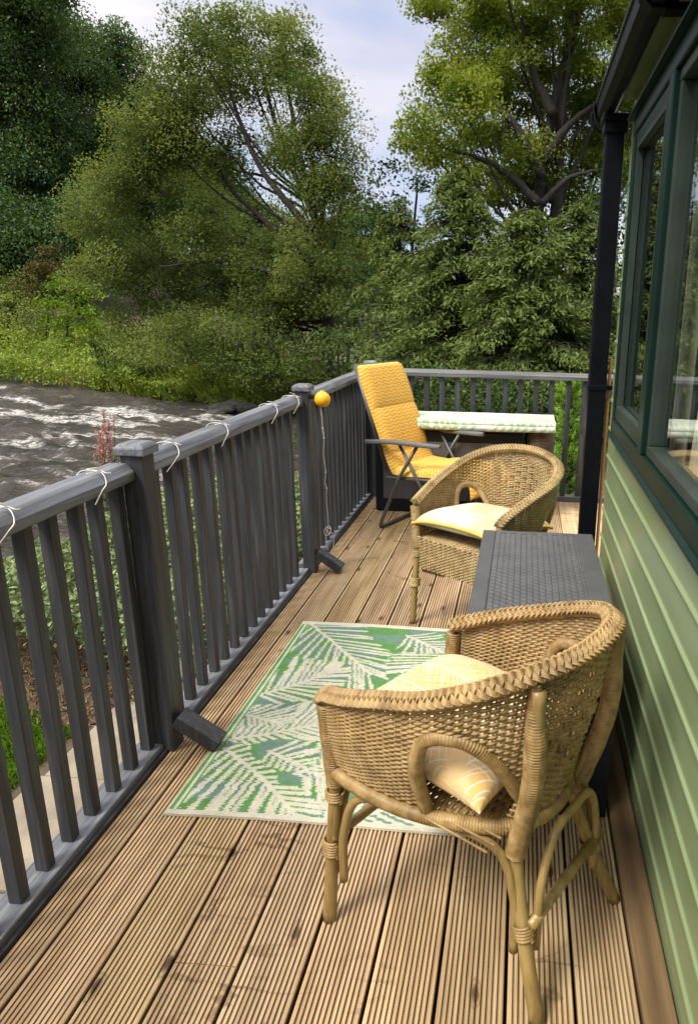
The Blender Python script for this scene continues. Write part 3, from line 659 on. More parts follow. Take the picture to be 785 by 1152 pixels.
def armchair(name, label, rim_half, seat_half, low, apron_z, mats, leg_h, arch, apron=False, backpanel=True, group=None):
    """local axes: x towards the sitter's front, y to the sitter's left, z up"""
    mw, mc, mb_ = mats
    root = thing(name, label, 'armchair', group=group)
    n = 600
    rimc = spline(mirror(rim_half), n); seatc = spline(mirror(seat_half), n)
    def shell(u, v):
        """u 0..1 round from left arm to right arm, v 0 seat .. 1 rim"""
        k = np.clip(np.asarray(u) * (n - 1), 0, n - 1); i = np.arange(n)
        a = np.stack([np.interp(k, i, seatc[:, q]) for q in range(3)], -1); b = np.stack([np.interp(k, i, rimc[:, q]) for q in range(3)], -1)
        vv = np.asarray(v)[..., None]; p = a + (b - a) * vv
        c = np.array([0.02, 0, 0]); d = p - c; d[..., 2] = 0; d = nrm(d)
        return p + d * (.009 * np.sin(PI * vv)), d
    Fc, hw, zb, hh = arch
    def inhole(p):
        h = zb + hh * np.sqrt(np.clip(1 - (np.abs(p[..., 0] - Fc) / hw) ** 2.6, 0, 1))
        return (np.abs(p[..., 0] - Fc) < hw) & (p[..., 2] < h) & (np.abs(p[..., 1]) > .12)
    # ---- woven shell
    ns = 84; us = np.linspace(.004, .996, ns)
    weave = MB()
    vv = np.linspace(0, 1, 44)
    for u in us:
        p, d = shell(np.full(44, u), vv); ok = ~inhole(p)
        s = 0
        while s < 44:
            if not ok[s]: s += 1; continue
            e = s
            while e < 44 and ok[e]: e += 1
            if e - s > 2: weave.tube(p[s:e], .0026, 5, ref=d[s], cap=False)
            s = e
    H = float(np.mean(rimc[:, 2] - seatc[:, 2])); nr = int(H / .0068)
    uf = np.linspace(0, 1, (ns - 1) * 4 + 1)
    for r in range(nr):
        v = (r + .5) / nr * .985
        p, d = shell(uf, np.full(len(uf), v)); ph = (uf * (ns - 1)) * PI
        amp = .0033 * (1 if r % 2 else -1)
        bk = None
        star = np.zeros(len(uf))
        if backpanel:                                         # raised star plait in the middle of the back
            star = ((np.abs(uf - .5) / .085 + np.abs(v - .55) / .34) < 1) * 1.0
        amp2 = amp * (1 - star) + star * .0058 * np.where((r // 3) % 2 == 0, 1, -1); ph = np.where(star > 0, ph / 2, ph)
        q = p + d * (amp2 * np.cos(ph))[:, None]
        q[:, 2] += .0006 * np.sin(uf * 90 + r * 3)
        ok = ~inhole(p)
        s = 0
        while s < len(uf):
            if not ok[s]: s += 1; continue
            e = s
            while e < len(uf) and ok[e]: e += 1
            if e - s > 2: weave.tube(q[s:e], .0033, 5, ref=(0, 0, 1), cap=False)
            s = e
    if apron:
        cl = np.vstack([seatc, [[seatc[-1][0] + .006, y, seatc[0][2]] for y in np.linspace(seatc[-1][1], seatc[0][1], 40)[1:-1]]])
        cl = spline(cl, 120, closed=True); na = 60
        for k in range(0, 120, 2):
            d = nrm(cl[k] * [1, 1, 0]); weave.tube([cl[k] + [0, 0, .0], [cl[k][0] - d[0] * .01, cl[k][1] - d[1] * .01, apron_z]], .003, 5)
        d = nrm(cl * [1, 1, 0])
        for r in range(int((seatc[0][2] - apron_z) / .0068)):
            z = apron_z + (r + .5) * .0068; q = cl.copy(); q[:, 2] = z; q -= d * .010 * (seatc[0][2] - z) / (seatc[0][2] - apron_z)
            q = spline(q, 240, closed=True); dd = nrm(q * [1, 1, 0]); q = q + dd * (.0038 * (1 if r % 2 else -1) * np.cos(np.arange(240) / 4 * 2 * PI))[:, None]
            weave.tube(q, .0034, 5, closed=True, ref=(0, 0, 1))
    weave.build('woven_shell', mw, root, smooth=True)
    # ---- seat of woven cane
    st = MB(); zs = seatc[0][2] - .004
    for k, x in enumerate(np.arange(seatc[:, 0].min() + .02, seatc[:, 0].max(), .0085)):
        i = np.argmin(np.abs(seatc[:n // 2, 0] - x)); hy = abs(seatc[i, 1])
        y = np.linspace(-hy, hy, 60); st.tube(np.stack([np.full(60, x), y, zs - .012 + .003 * (1 if k % 2 else -1) * np.cos(y / .024 * PI)], 1), .0042, 5, ref=(0, 0, 1))
    for y in np.arange(-.2, .21, .024): st.tube([[seatc[:, 0].min() + .03, y, zs - .012], [seatc[:, 0].max(), y, zs - .012]], .003, 5)
    st.build('seat', mw, root, smooth=True)
    # ---- braided rim
    rb = MB(); ext = np.vstack([rimc[0] + [.010, 0, -.012], rimc, rimc[-1] + [.010, 0, -.012]])
    L = np.sum(np.linalg.norm(np.diff(ext, axis=0), axis=1)); per = .050; k = int(L / per * 20); C = spline(ext[::12] if len(ext) > 200 else ext, k)
    t = nrm(np.gradient(C, axis=0)); outw = nrm((C - [0.02, 0, 0]) * [1, 1, 0]); up = nrm(np.cross(t, np.cross(np.array([0, 0, 1.0]), t))); side = np.cross(t, up); side *= np.sign(np.sum(side * outw, 1))[:, None]
    la = nrm(side * .80 + up * -.60); hi = nrm(side * .60 + up * .80)       # the plait faces up and outwards
    rb.tube(C - hi * .006, .0145, 8, ref=(0, 0, 1))
    ph = np.arange(k) / 20 * 2 * PI
    for s in range(3):
        a = ph + s * 2 * PI / 3; cx = .0125 * np.sin(a); cz = .0050 * np.sin(2 * a); sl = np.cos(a)
        for q in (-1.5, -.5, .5, 1.5):
            o = q * .0043
            rb.tube(C + la * (cx + o * (.75 + .25 * np.abs(sl)))[:, None] + hi * (cz + .0085)[:, None], .0025, 5, ref=(0, 0, 1))
    # second plait down the inner face
    for s in range(3):
        a = ph + s * 2 * PI / 3 + 1.0; cx = .010 * np.sin(a); cz = .005 * np.sin(2 * a)
        for q in (-.5, .5):
            rb.tube(C - la * .016 - hi * (cx + q * .006)[:, None] - la * cz[:, None] - hi * .006, .0033, 5, ref=(0, 0, 1))
    rb.build('braided_rim', mw, root, smooth=True)
    # ---- arm arches (bound cane)
    for sgn in (1, -1):
        ar = MB(); th = np.linspace(-1, 1, 31); xs = Fc + hw * np.sign(th) * np.abs(th) ** .75; zz = zb + hh * np.sqrt(np.clip(1 - (np.abs(xs - Fc) / hw) ** 2.6, 0, 1)); zz[0] = zz[-1] = seatc[0][2] - .02
        pts = []
        for x, z in zip(xs, zz):
            half = np.arange(n // 2) if sgn > 0 else np.arange(n // 2, n)
            # find the shell point with this x and z
            best = None
            for it in range(1):
                i0 = np.argmin(np.abs((seatc[half, 0] + rimc[half, 0]) / 2 - x)); u = half[i0] / (n - 1)
            for it in range(4):
                zr0, zr1 = np.interp(u * (n - 1), np.arange(n), seatc[:, 2]), np.interp(u * (n - 1), np.arange(n), rimc[:, 2]); v = (z - zr0) / (zr1 - zr0)
                P_, _ = shell(half / (n - 1), np.full(len(half), v)); u = half[np.argmin(np.abs(P_[:, 0] - x))] / (n - 1)
            p, d = shell(np.array([u]), np.array([v])); pts.append(p[0])
        wrapped(ar, spline(pts, 24), .0145, seg=9, ref=(0, 1, 0)); ar.build('arm_arch', mb_, root, smooth=True)
    # ---- legs: cane poles, front ones run up to the rim, rear ones fan up behind the back
    fz = rimc[0]
    for sgn in (1, -1):
        lf = MB(); foot = np.array([*leg_h['fl' if sgn > 0 else 'fr'], 0]); top = fz * [1, sgn, 1] + [-.006, 0, -.02]; mid = np.array([seatc[0][0] - .002, sgn * (abs(seatc[0][1]) - .004), seatc[0][2] - .06])
        lf.tube(spline([foot, foot * .5 + mid * .5, mid, mid * .4 + top * .6, top], 24), np.interp(np.arange(24), [0, 23], [.0165, .014]), 10)
        lo = MB(); wrapped(lo, [mid, mid * .4 + top * .6, top], .0195, ref=(0, 1, 0))
        q = lf.build('front_leg', mc, root, smooth=True); lo.build('cane_wrap', mb_, q, smooth=True)
        kk = MB(); t_ = foot * .45 + mid * .55; knuckle(kk, t_, mid - foot, .0215, 6); kk.build('cane_binding', mb_, q, smooth=True); kk = MB(); knuckle(kk, mid * [1, 1, 1] + [0, 0, -.03], (0, 0, 1), .021, 4); kk.build('cane_binding', mb_, q, smooth=True)
        rl = MB(); foot = np.array([*leg_h['rl' if sgn > 0 else 'rr'], 0]); sx = np.interp(.36, np.linspace(0, 1, n), seatc[:, 0]); sy = np.interp(.36, np.linspace(0, 1, n), seatc[:, 1])
        iR = int(n * .385); iS = int(np.argmin(np.abs(seatc[:n // 2, 1] - .70 * abs(rimc[iR, 1])) + 9 * (seatc[:n // 2, 0] > 0))); knee = np.array([seatc[iS][0] - .022, sgn * (abs(seatc[iS][1]) + .010), seatc[0][2] - .05]); top = rimc[iR] * [1, sgn, 1] + [-.012, sgn * .002, -.022]
        md = (knee + top) / 2 + [-.022, sgn * .012, 0]
        rl.tube(spline([foot, foot * .52 + knee * .48 + [.012, -sgn * .006, 0], knee, md, top], 30), np.interp(np.arange(30), [0, 29], [.0165, .015]), 10)
        q = rl.build('rear_leg', mc, root, smooth=True)
        lo = MB(); wrapped(lo, [knee + [0, 0, -.02], md, top + [.008, 0, .012]], .0205, ref=(0, 1, 0), taper=.45); lo.build('cane_wrap', mb_, q, smooth=True)
        kk = MB(); t_ = foot * .50 + knee * .50 + [.012, -sgn * .006, 0]; knuckle(kk, t_, knee - foot, .0225, 5); kk.build('cane_binding', mb_, q, smooth=True)
    if apron: return root
    # ---- bent cane braces under the seat
    zs = apron_z - .006 if apron else seatc[0][2] - .045
    G = {k: np.array(q) for k, q in leg_h.items()}
    def brace(a, b, za, zt, inset):
        a = np.array(a, float); b = np.array(b, float); e = nrm(b - a)
        P = [[*(a + e * inset), za], [*(a + e * (inset + .006)), za + (zt - za) * .55], [*(a + e * (inset + .055)), zt - .012], [*((a + b) / 2), zt], [*(b - e * (inset + .055)), zt - .012], [*(b - e * (inset + .006)), za + (zt - za) * .55], [*(b - e * inset), za]]
        m = MB(); m.tube(spline(P, 40), .0105, 8); m.build('cane_brace', mc, root, smooth=True)
    for k in G: G[k] = G[k] * (.97 if k[0] == 'f' else .86)
    brace((*G['fl'],), (*G['fr'],), .13, zs, .030); brace((*G['rl'],), (*G['rr'],), .13, zs, .030)
    for s in 'lr': brace((*G['f' + s],), (*G['r' + s],), .13, zs, .034)
    m = MB(); m.tube([[*G['fl'], .235], [*G['fr'], .235]], .0125, 9); m.build('front_stretcher', mc, root, smooth=True)
    m = MB(); m.tube([[*G['rl'], .21], [*G['rr'], .21]], .0125, 9); m.build('rear_stretcher', mc, root, smooth=True)
    m = MB(); wrapped(m, spline(seatc[::30] - [0, 0, .022], 60), .0165); q = np.array([seatc[-1], seatc[0]]) - [0, 0, .022]; wrapped(m, q, .0165); m.build('seat_rail', mb_, root, smooth=True)
    return root
rimA = [(.241, .227, .612), (.142, .258, .652), (.042, .267, .690), (-.064, .271, .728), (-.150, .251, .762), (-.226, .198, .793), (-.278, .108, .810), (-.290, 0, .810)]
seatA = [(.238, .212, .435), (.14, .220, .435), (.04, .214, .435), (-.05, .190, .435), (-.12, .158, .435), (-.178, .120, .435), (-.212, .068, .435), (-.224, 0, .435)]
gch = 'wicker armchairs on the deck'
CH1 = dict(loc=(-.082, 1.4115, 0), rz=R(147.26)); CH2 = dict(loc=(-.128, 3.118, 0), rz=R(-125))
ch1 = armchair('wicker_armchair', 'golden brown wicker armchair nearest the camera, standing partly on the palm rug', rimA, seatA, 0, .37, (m_wick, m_cane, m_hole), dict(fl=(.243, .236), fr=(.25, -.205), rl=(-.295, .150), rr=(-.28, -.243)), (-.118, .090, .455, .205), group=gch)
ch1.location = CH1['loc']; ch1.rotation_euler = (0, 0, CH1['rz'])
rimB = [(.246, .244, .580), (.154, .260, .618), (.051, .275, .655), (-.065, .283, .688), (-.166, .261, .724), (-.240, .199, .755), (-.282, .106, .774), (-.297, 0, .780)]
seatB = [(.250, .225, .430), (.15, .232, .430), (.04, .230, .430), (-.05, .215, .430), (-.13, .188, .430), (-.195, .148, .430), (-.238, .08, .430), (-.248, 0, .430)]
ch2 = armchair('wicker_armchair', 'pale straw wicker armchair with woven apron between the chest and the yellow recliner', rimB, seatB, 0, .272, (m_wick2, m_cane, m_wick2), dict(fl=(.265, .215), fr=(.28, -.222), rl=(-.26, .18), rr=(-.26, -.18)), (-.125, .080, .445, .150), apron=True, group=gch)
ch2.location = CH2['loc']; ch2.rotation_euler = (0, 0, CH2['rz'])
def inchair(C, x, y, z):
    c, s_ = math.cos(C['rz']), math.sin(C['rz']); return (C['loc'][0] + c * x - s_ * y, C['loc'][1] + s_ * x + c * y, z)
# cushions: square, sewn, with a raised centre and printed leaves
def cushion(name, label, loc, rz, size, th, tilt, ground, line, seed, lines=True, pipe=None):
    n = 300; u = np.linspace(-1, 1, n); U, V = np.meshgrid(u, u, indexing='ij')
    pin = 1 - .055 * (1 - U ** 2) * 0; e = (1 - np.abs(U) ** 3.2) * (1 - np.abs(V) ** 3.2); H = th / 2 * np.power(np.clip(e, 0, 1), .42)
    k = .5 * size * (1 - .07 * (1 - np.abs(U)) * np.abs(V) ** 6); k2 = .5 * size * (1 - .07 * (1 - np.abs(V)) * np.abs(U) ** 6)
    X, Y = U * k2, V * k
    wr = .005 * (fbm(U * 3 + seed, V * 3, 2, 3) - .5) * e
    C = np.broadcast_to(np.array(ground), (n, n, 3)).copy()
    if lines:
        ms = np.zeros((n, n), bool); r = np.random.default_rng(seed)
        for q in range(22):
            b = r.uniform(-.26, .26, 2); a = r.uniform(0, 2 * PI); tip = b + .19 * np.array([math.cos(a), math.sin(a)])
            ms |= frond(X, Y, b, tip, .01, 14, .075, .0011, 60, 30, .0018, seed + q)
        blot = (fbm(X * 9 + seed, Y * 9, 1, 3) > .5)[..., None]
        C = np.where(blot, C, C * np.array([1.0, 1.10, 1.45])); C = np.where(ms[..., None], np.array(line), C)
    else:
        blot = np.clip((fbm(X * 7 + seed, Y * 7, 1, 4) - .38) * 4, 0, 1)[..., None]; C = C * blot + np.array(line) * (1 - blot)
    m = MB(); dr = -.022 * (np.abs(U) ** 4 * np.abs(V) ** 4)
    m.grid(np.stack([X, Y, H + wr + dr], -1), c=C); m.grid(np.stack([X, Y, -H * .8 + dr - .0004], -1), c=C, flip=True)
    o = m.build(name, M_tint('cushion_cotton', rough=.85, spec=.2, vary=.06, weave=(160, 160), bdist=.0006), smooth=True)
    if pipe:
        P = [(X[i, 0], Y[i, 0], dr[i, 0]) for i in range(0, n, 9)] + [(X[-1, i], Y[-1, i], dr[-1, i]) for i in range(0, n, 9)] + [(X[i, -1], Y[i, -1], dr[i, -1]) for i in range(n - 1, 0, -9)] + [(X[0, i], Y[0, i], dr[0, i]) for i in range(n - 1, 0, -9)]
        pm = MB(); pm.tube(np.array(P), .0075, 7, closed=True, ref=(0, 0, 1)); pm.build('piping', M('yellow_piping', (.62, .36, .06), (.72, .44, .09), 20, rough=.8, bmp=.1), o, smooth=True)
    o.location = loc; o.rotation_euler = (tilt[0], tilt[1], rz); tag(o, label, 'cushion'); return o
c1 = cushion('cushion', 'yellow cushion with fine white leaf lines in the near wicker chair', inchair(CH1, .034, .0, .522), CH1['rz'], .415, .15, (R(1), R(-2)), (.72, .46, .17), (.80, .74, .62), 3)
c2 = cushion('cushion', 'cream cushion with yellow piping in the far wicker chair', inchair(CH2, .030, -.010, .490), CH2['rz'], .46, .11, (R(1), R(-5)), (.63, .48, .30), (.68, .60, .48), 8, lines=False, pipe=True)
# ------------------------------------------------------------------ storage chest with basket-weave moulding
m_ch = M('graphite_resin', (.058, .060, .064), (.080, .082, .087), 12, rough=.45, bmp=.08, bscale=300, bdist=.0004, spec=.5)
m_chd = M('dark_resin', (.006, .0065, .010), (.010, .011, .015), 12, rough=.5, bmp=.08, bscale=300, bdist=.0004, spec=.2)
def weave_panel(mb, x0, x1, y0, y1, z, axis='z', pw=.018, pl=.034, h=.0022):
    """moulded basket weave: alternate raised pads"""
    nu, nv = int((x1 - x0) / pw) * 6, int((y1 - y0) / pl) * 8
    U, V = np.meshgrid(np.linspace(x0, x1, nu), np.linspace(y0, y1, nv), indexing='ij')
    a = (U - x0) / pw; b = (V - y0) / pl; k = np.floor(a)
    s = np.abs(np.sin(PI * (b + .5 * (k % 2)))) ; g = np.clip(np.abs(np.sin(PI * a)) * 2.2, 0, 1)
    return U, V, z + h * (s * g) - h
chest = thing('storage_chest', 'dark grey resin storage chest with basket weave lid beside the green wall', 'storage box', (.085, 2.27, 0)); OC = (.085, 2.27, 0)
cx0, cx1, cy0, cy1, cz = -.135, .303, 1.745, 2.705, .575
m = MB(); m.boxb((cx0 + .018, cy0 + .018, .002), (cx1 - .008, cy1 - .018, cz - .045))
for yy, fl in ((cy0 + .0165, False),):
    U, V, Z = weave_panel(m, cx0 + .06, cx1 - .09, .05, cz - .07, 0, pw=.03, pl=.018); m.grid(np.stack([U, yy - Z - .002, V], -1), flip=False)
m.build('body', m_chd, chest, bevel=.006, offset=OC)
m = MB(); m.boxb((cx0, cy0, cz - .042), (cx1, cy1, cz - .006)); lid = m.build('lid', m_ch, chest, bevel=.008, bseg=3, offset=OC)
m = MB(); ix0, ix1 = cx0 + .052, cx1 - .070
for aa, bb in (((cx0 + .002, cy0 + .002), (ix0, cy1 - .002)), ((ix1, cy0 + .002), (cx1 - .002, cy1 - .002)), ((ix0 + .0008, cy0 + .002), (ix1 - .0008, cy0 + .045)), ((ix0 + .0008, cy1 - .030), (ix1 - .0008, cy1 - .002))): m.boxb((*aa, cz - .0055), (*bb, cz))
m.build('lid_border', m_ch, lid, bevel=.003, offset=OC)
m = MB(); U, V, Z = weave_panel(m, ix0 + .001, ix1 - .001, cy0 + .046, cy1 - .031, cz - .0005, pw=.0205, pl=.030, h=.0035); m.grid(np.stack([U, V, Z], -1)); m.build('weave_panel', m_ch, lid, offset=OC)

# ------------------------------------------------------------------ folding recliner with chevron pad
m_alu = M('grey_metal', (.06, .062, .06), (.085, .088, .085), 10, rough=.4, bmp=.05, metal=.2)
m_arm = M('grey_plastic_arm', (.075, .08, .078), (.105, .11, .108), 10, rough=.42, bmp=.05)
rz = math.atan2(-.42, .91); RO = (-.64, 4.60, 0)
rec = thing('folding_recliner', 'grey folding recliner chair with a yellow chevron pad facing the deck', 'recliner', RO, rz)
seat_b, seat_f = np.array([-.10, 0, .36]), np.array([.42, 0, .40]); back_t = np.array([-.37, 0, 1.05])
hw = .235
def prof_pad():
    P = spline([back_t + [.0, 0, .0], seat_b * .5 + back_t * .5 + [.012, 0, -.01], seat_b + [-.01, 0, .06], seat_b + [.06, 0, .012], (seat_b + seat_f) / 2 + [0, 0, .004], seat_f, seat_f + [.06, 0, -.03], seat_f + [.075, 0, -.11]], 230); return P
P = prof_pad(); t_ = nrm(np.gradient(P, axis=0)); nn_ = np.stack([t_[:, 2] * -1, 0 * t_[:, 0], t_[:, 0]], 1); nn_ *= -1
nn_ = -nn_
L = np.concatenate([[0], np.cumsum(np.linalg.norm(np.diff(P, axis=0), axis=1))])
yv = np.linspace(-1, 1, 100); Yv = np.sign(yv) * (1 - (1 - np.abs(yv)) ** 1.0) * (hw + .008)
edge = np.clip(1 - np.abs(yv) ** 8, 0, 1) ** .5
lat = np.abs(np.sin(L / .30 * PI)) ** .35
ends = np.clip(np.minimum(L, L[-1] - L) / .03, 0, 1) ** .5
thk = .058 * (.62 + .38 * lat[:, None]) * edge[None] * ends[:, None]
ww = 1 - .055 * np.clip(1 - L / .10, 0, 1) ** 2
zig = np.abs(((Yv[None] / .034) % 2) - 1) * .0125
row = ((L[:, None] + zig) / .0225) % 1
C = np.where((row < .66)[..., None], np.array([.66, .315, .012]), np.array([.74, .56, .22]))
C = C * (.94 + .12 * rng.random(C.shape[:2] + (1,)))
base = P[:, None] + np.stack([0 * Yv[None] * L[:, None], Yv[None] * ww[:, None], 0 * Yv[None] * L[:, None]], -1)
up = base + nn_[:, None] * (thk + .006)[..., None]; lo = base + nn_[:, None] * .003
m = MB(); m.grid(up, c=C); m.grid(lo, c=C, flip=True)
for e in ((0,), (-1,)):
    m.grid(np.stack([up[:, e[0]], lo[:, e[0]]]), c=np.stack([C[:, e[0]]] * 2)); m.grid(np.stack([up[e[0]], lo[e[0]]]), c=np.stack([C[e[0]]] * 2))
pad = m.build('chevron_pad', M_tint('pad_cotton', rough=.85, spec=.2, vary=.06, weave=(120, 120), bdist=.0006), smooth=True)
pad.location = RO; pad.rotation_euler = (0, 0, rz); tag(pad, 'thick yellow and white chevron pad laid over the grey recliner', 'cushion')
def rtube(name, pts, r=.0115, n=24, mat=m_alu, sm=True, sp=False):
    m = MB(); m.tube(spline(pts, n) if sp else np.array(pts, float), r, 9); return m.build(name, mat, rec, smooth=sm)
for s in (1, -1):
    y = s * (hw + .002)
    rtube('back_rail', [back_t + [0, y, .0], seat_b + [-.03, y, .03]])
    rtube('seat_rail', [seat_b + [-.03, y, -.012], seat_f + [.03, y, -.012]])
    ya = s * (hw + .045)
    m = MB(); a0, a1 = np.array([-.26, ya, .575]), np.array([.30, ya, .60]); Q = spline([a0, a0 * .6 + a1 * .4 + [0, 0, .010], a1], 20); wdt = np.interp(np.arange(20), [0, 1, 4, 15, 18, 19], [.018, .024, .026, .030, .026, .016])
    V = np.stack([np.stack([Q[:, 0], Q[:, 1] + q * wdt, Q[:, 2] + z], 1) for q, z in ((-1, 0), (-.9, .012), (-.5, .017), (.5, .017), (.9, .012), (1, 0), (.9, -.009), (-.9, -.009))], 0)
    m.grid(V, closed_u=True)
    for e in (0, -1): m.add(V[:, e], [list(range(8)) if e else list(range(8))[::-1]])
    m.build('armrest', m_arm, rec, smooth=False, bevel=.003)
    yl_ = s * (hw + .028)
    rtube('leg', [[.12, yl_, .585], [-.02, yl_, .36], [-.17, yl_, .03], [-.165, yl_, .013]])      # slopes back to the floor
    rtube('leg', [[-.02, yl_ * .965, .585], [.12, yl_ * .965, .36], [.34, yl_ * .965, .013]])     # slopes forward
rtube('floor_bar', [[-.165, -(hw + .028), .0135], [-.165, hw + .028, .0135]], .0125)
rtube('floor_bar', [[.34, -(hw + .027), .0135], [.34, hw + .027, .0135]], .0125)
rtube('cross_bar', [back_t + [0, -hw, 0], back_t + [0, hw, 0]]); rtube('cross_bar', [seat_f + [.03, -hw, -.012], seat_f + [.03, hw, -.012]])

# ------------------------------------------------------------------ dark box, rattan side table and the folded palm mat on top
box = thing('storage_box', 'black plastic storage box behind the recliner at the railing corner', 'storage box', (-.42, 5.05, 0)); OB = (-.42, 5.05, 0)
m = MB(); m.boxb((-1.02, 4.84, .002), (.02, 5.27, .60)); m.build('body', m_chd, box, bevel=.012, offset=OB)
m = MB(); m.boxb((-1.04, 4.815, .602), (.035, 5.29, .645)); bl = m.build('lid', m_ch, box, bevel=.012, offset=OB)
m = MB(); m.boxb((-.96, 4.835, .10), (-.04, 4.8385, .52)); m.build('front_panel', m_ch, box, offset=OB)
sd_ = thing('side_table', 'small brown rattan side table at the right end of the black box', 'side table', (.13, 5.03, 0)); OT = (.13, 5.03, 0)
m_brn = M_cane('brown_rattan', (.06, .038, .02), (.11, .07, .04), (.17, .115, .065), .5, 30)
m = MB()
for z in np.arange(.40, .628, .0095):
    P_ = spline([(.055, 4.87, z), (.215, 4.87, z), (.215, 5.19, z), (.055, 5.19, z)], 60, closed=True); P_[:, :2] += (.003 * np.cos(np.arange(60) * PI / 1.5 + (z * 330)))[:, None]; m.tube(P_, .0055, 5, closed=True, ref=(0, 0, 1))
m.build('woven_apron', m_brn, sd_, smooth=True, offset=OT)
m = MB(); m.boxb((.050, 4.85, .629), (.225, 5.21, .644)); m.build('table_top', m_brn, sd_, bevel=.004, offset=OT)
for x in (.068, .205):
    for y in (4.882, 5.178):
        m = MB(); m.boxb((x - .014, y - .014, .0), (x + .014, y + .014, .628)); m.build('leg', m_brn, sd_, bevel=.003, offset=OT)
def mat_():
    n1, n2 = 260, 120; x = np.linspace(-.92, .235, n1)
    prof = spline([(0, 5.20, .668), (0, 5.05, .672), (0, 4.86, .674), (0, 4.808, .672), (0, 4.797, .664), (0, 4.806, .654), (0, 4.8055, .650), (0, 4.792, .644), (0, 4.790, .634), (0, 4.796, .622)], n2)
    top = np.stack([np.stack([np.full(n2, xx), prof[:, 1], prof[:, 2]], 1) for xx in x], 0); U = np.broadcast_to(x[:, None], (n1, n2)); L_ = np.concatenate([[0], np.cumsum(np.linalg.norm(np.diff(prof, axis=0), axis=1))]); V_ = np.broadcast_to(L_[None], (n1, n2))
    top[..., 2] += .008 * (fbm(U * 4, V_ * 4, 3, 3) - .4) ; top[..., 1] += .006 * (fbm(U * 5, V_ * 9, 8, 2) - .5)
    ms = np.zeros((n1, n2), bool)
    for q, (a, b, be) in enumerate((((-.85, .10), (-.45, .40), .02), ((-.5, .05), (-.15, .34), -.02), ((-.15, .12), (.2, .36), .02), ((-.75, .42), (-.3, .52), .01), ((-.2, .46), (.2, .53), .01), ((.02, .05), (.22, .3), 0))): ms |= frond(U, V_, a, b, be, 10, .15, .010, 65, 30, .005, 40 + q)
    C = np.where(ms[..., None], np.array([.33, .45, .27]), np.array([.62, .66, .58])) * (.94 + .1 * rng.random((n1, n2, 1)))
    m = MB(); m.grid(top, c=C, flip=True); lo = top.copy(); nm = np.zeros_like(lo); g_ = np.gradient(prof, axis=0); nq = nrm(np.stack([0 * g_[:, 0], g_[:, 2], -g_[:, 1]], 1)); lo -= nq[None] * -.010
    lo2 = top + nq[None] * .012
    m.grid(lo2, c=C)
    for e in (0, -1):
        m.grid(np.stack([top[e], lo2[e]]), c=np.stack([C[e]] * 2)); m.grid(np.stack([top[:, e], lo2[:, e]]), c=np.stack([C[:, e]] * 2))
    o = m.build('folded_mat', M_tint('mat_weave', rough=.75, spec=.25, vary=.06, bmp=.2, bscale=260), smooth=True); tag(o, 'white mat with pale green palm leaves folded over the black box and side table', 'mat')
mat_()

# ------------------------------------------------------------------ small things
m_cord = M('white_cord', (.62, .60, .55), (.74, .72, .68), 30, rough=.6, bmp=.1)
def handrail_tie(y, seed, lab):
    """thin white wire looped over the handrail with a loose tail"""
    r = random.Random(seed); hx, hz = FX - .012, .948; g_ = .0045
    lo = [(hx + .047 + g_, y - .06 - r.uniform(0, .05), .908), (hx + .047 + g_, y - .030, .936), (hx + .046 + g_, y - .004, .952), (hx + .030, y + .010, .9785), (hx - .028, y + .020, .9785), (hx - .050, y + .014, .955), (hx - .051, y - .012, .925)]
    m = MB(); m.tube(spline(lo, 44), .0015, 6)
    z0 = .9795; m.tube(spline([(hx + .006, y - .018, z0), (hx + .026, y + .004, z0 + .003), (hx + .030, y + .012, z0 + .002), (hx + .044, y + .013, .976), (hx + .050, y + .022 + r.uniform(-.006, .008), .974)], 16), .0016, 6)
    m.tube(spline([(hx + .028, y + .010, z0 + .002), (hx + .024, y + .002, z0 + .012), (hx + .010, y - .012 - r.uniform(0, .012), z0 + .012 + r.uniform(0, .012))], 10), .0016, 6)
    o = m.build('wire_tie', m_cord, smooth=True, offset=(hx, y, .948)); o.location = (hx, y, .948); tag(o, lab, 'wire', 'white wire ties on the handrail')
for y, lab in ((1.44, 'white wire tie on the handrail at the left edge of the photo'), (1.80, 'white wire tie on the handrail just before the nearest capped post'), (2.22, 'white wire tie on the handrail just beyond the nearest capped post'), (2.62, 'third white wire tie beyond the nearest capped post, midway along the handrail'), (3.18, 'white wire tie standing up from the handrail before the lamp post'), (3.50, 'white wire tie on the handrail touching the post with the yellow lamp')):
    handrail_tie(y, int(y * 100), lab)
lamp = thing('clip_lamp', 'small round yellow lamp clipped to the second railing post', 'lamp', (-1.035, 3.62, .955)); OLm = (-1.035, 3.62, .955)
m_yel = M('yellow_plastic', (.78, .36, .008), (.84, .44, .012), 12, rough=.35, bmp=.1, bscale=40)
m = MB(); m.lathe([(.0005, .046), (.020, .043), (.034, .030), (.0405, .010), (.0405, -.008), (.034, -.018), (.026, -.020), (.0005, -.021)], (-1.052 + .022, 3.60, .957), 20, axis=(.80, -.45, -.1)); m.build('lamp_body', m_yel, lamp, smooth=True, offset=OLm)
m = MB(); a = np.linspace(0, 2 * PI, 24, endpoint=False); m.tube(np.stack([-1.040 + .012 * np.cos(a), 3.648 + .030 * np.cos(a), .955 + .036 * np.sin(a)], 1), .006, 7, closed=True); m.build('clip_ring', m_yel, lamp, smooth=True, offset=OLm)
m = MB(); m.tube([(-1.0985, 3.61, .965), (-1.05, 3.612, .965)], .012, 8); m.build('clip_stem', m_dark, lamp, offset=OLm)
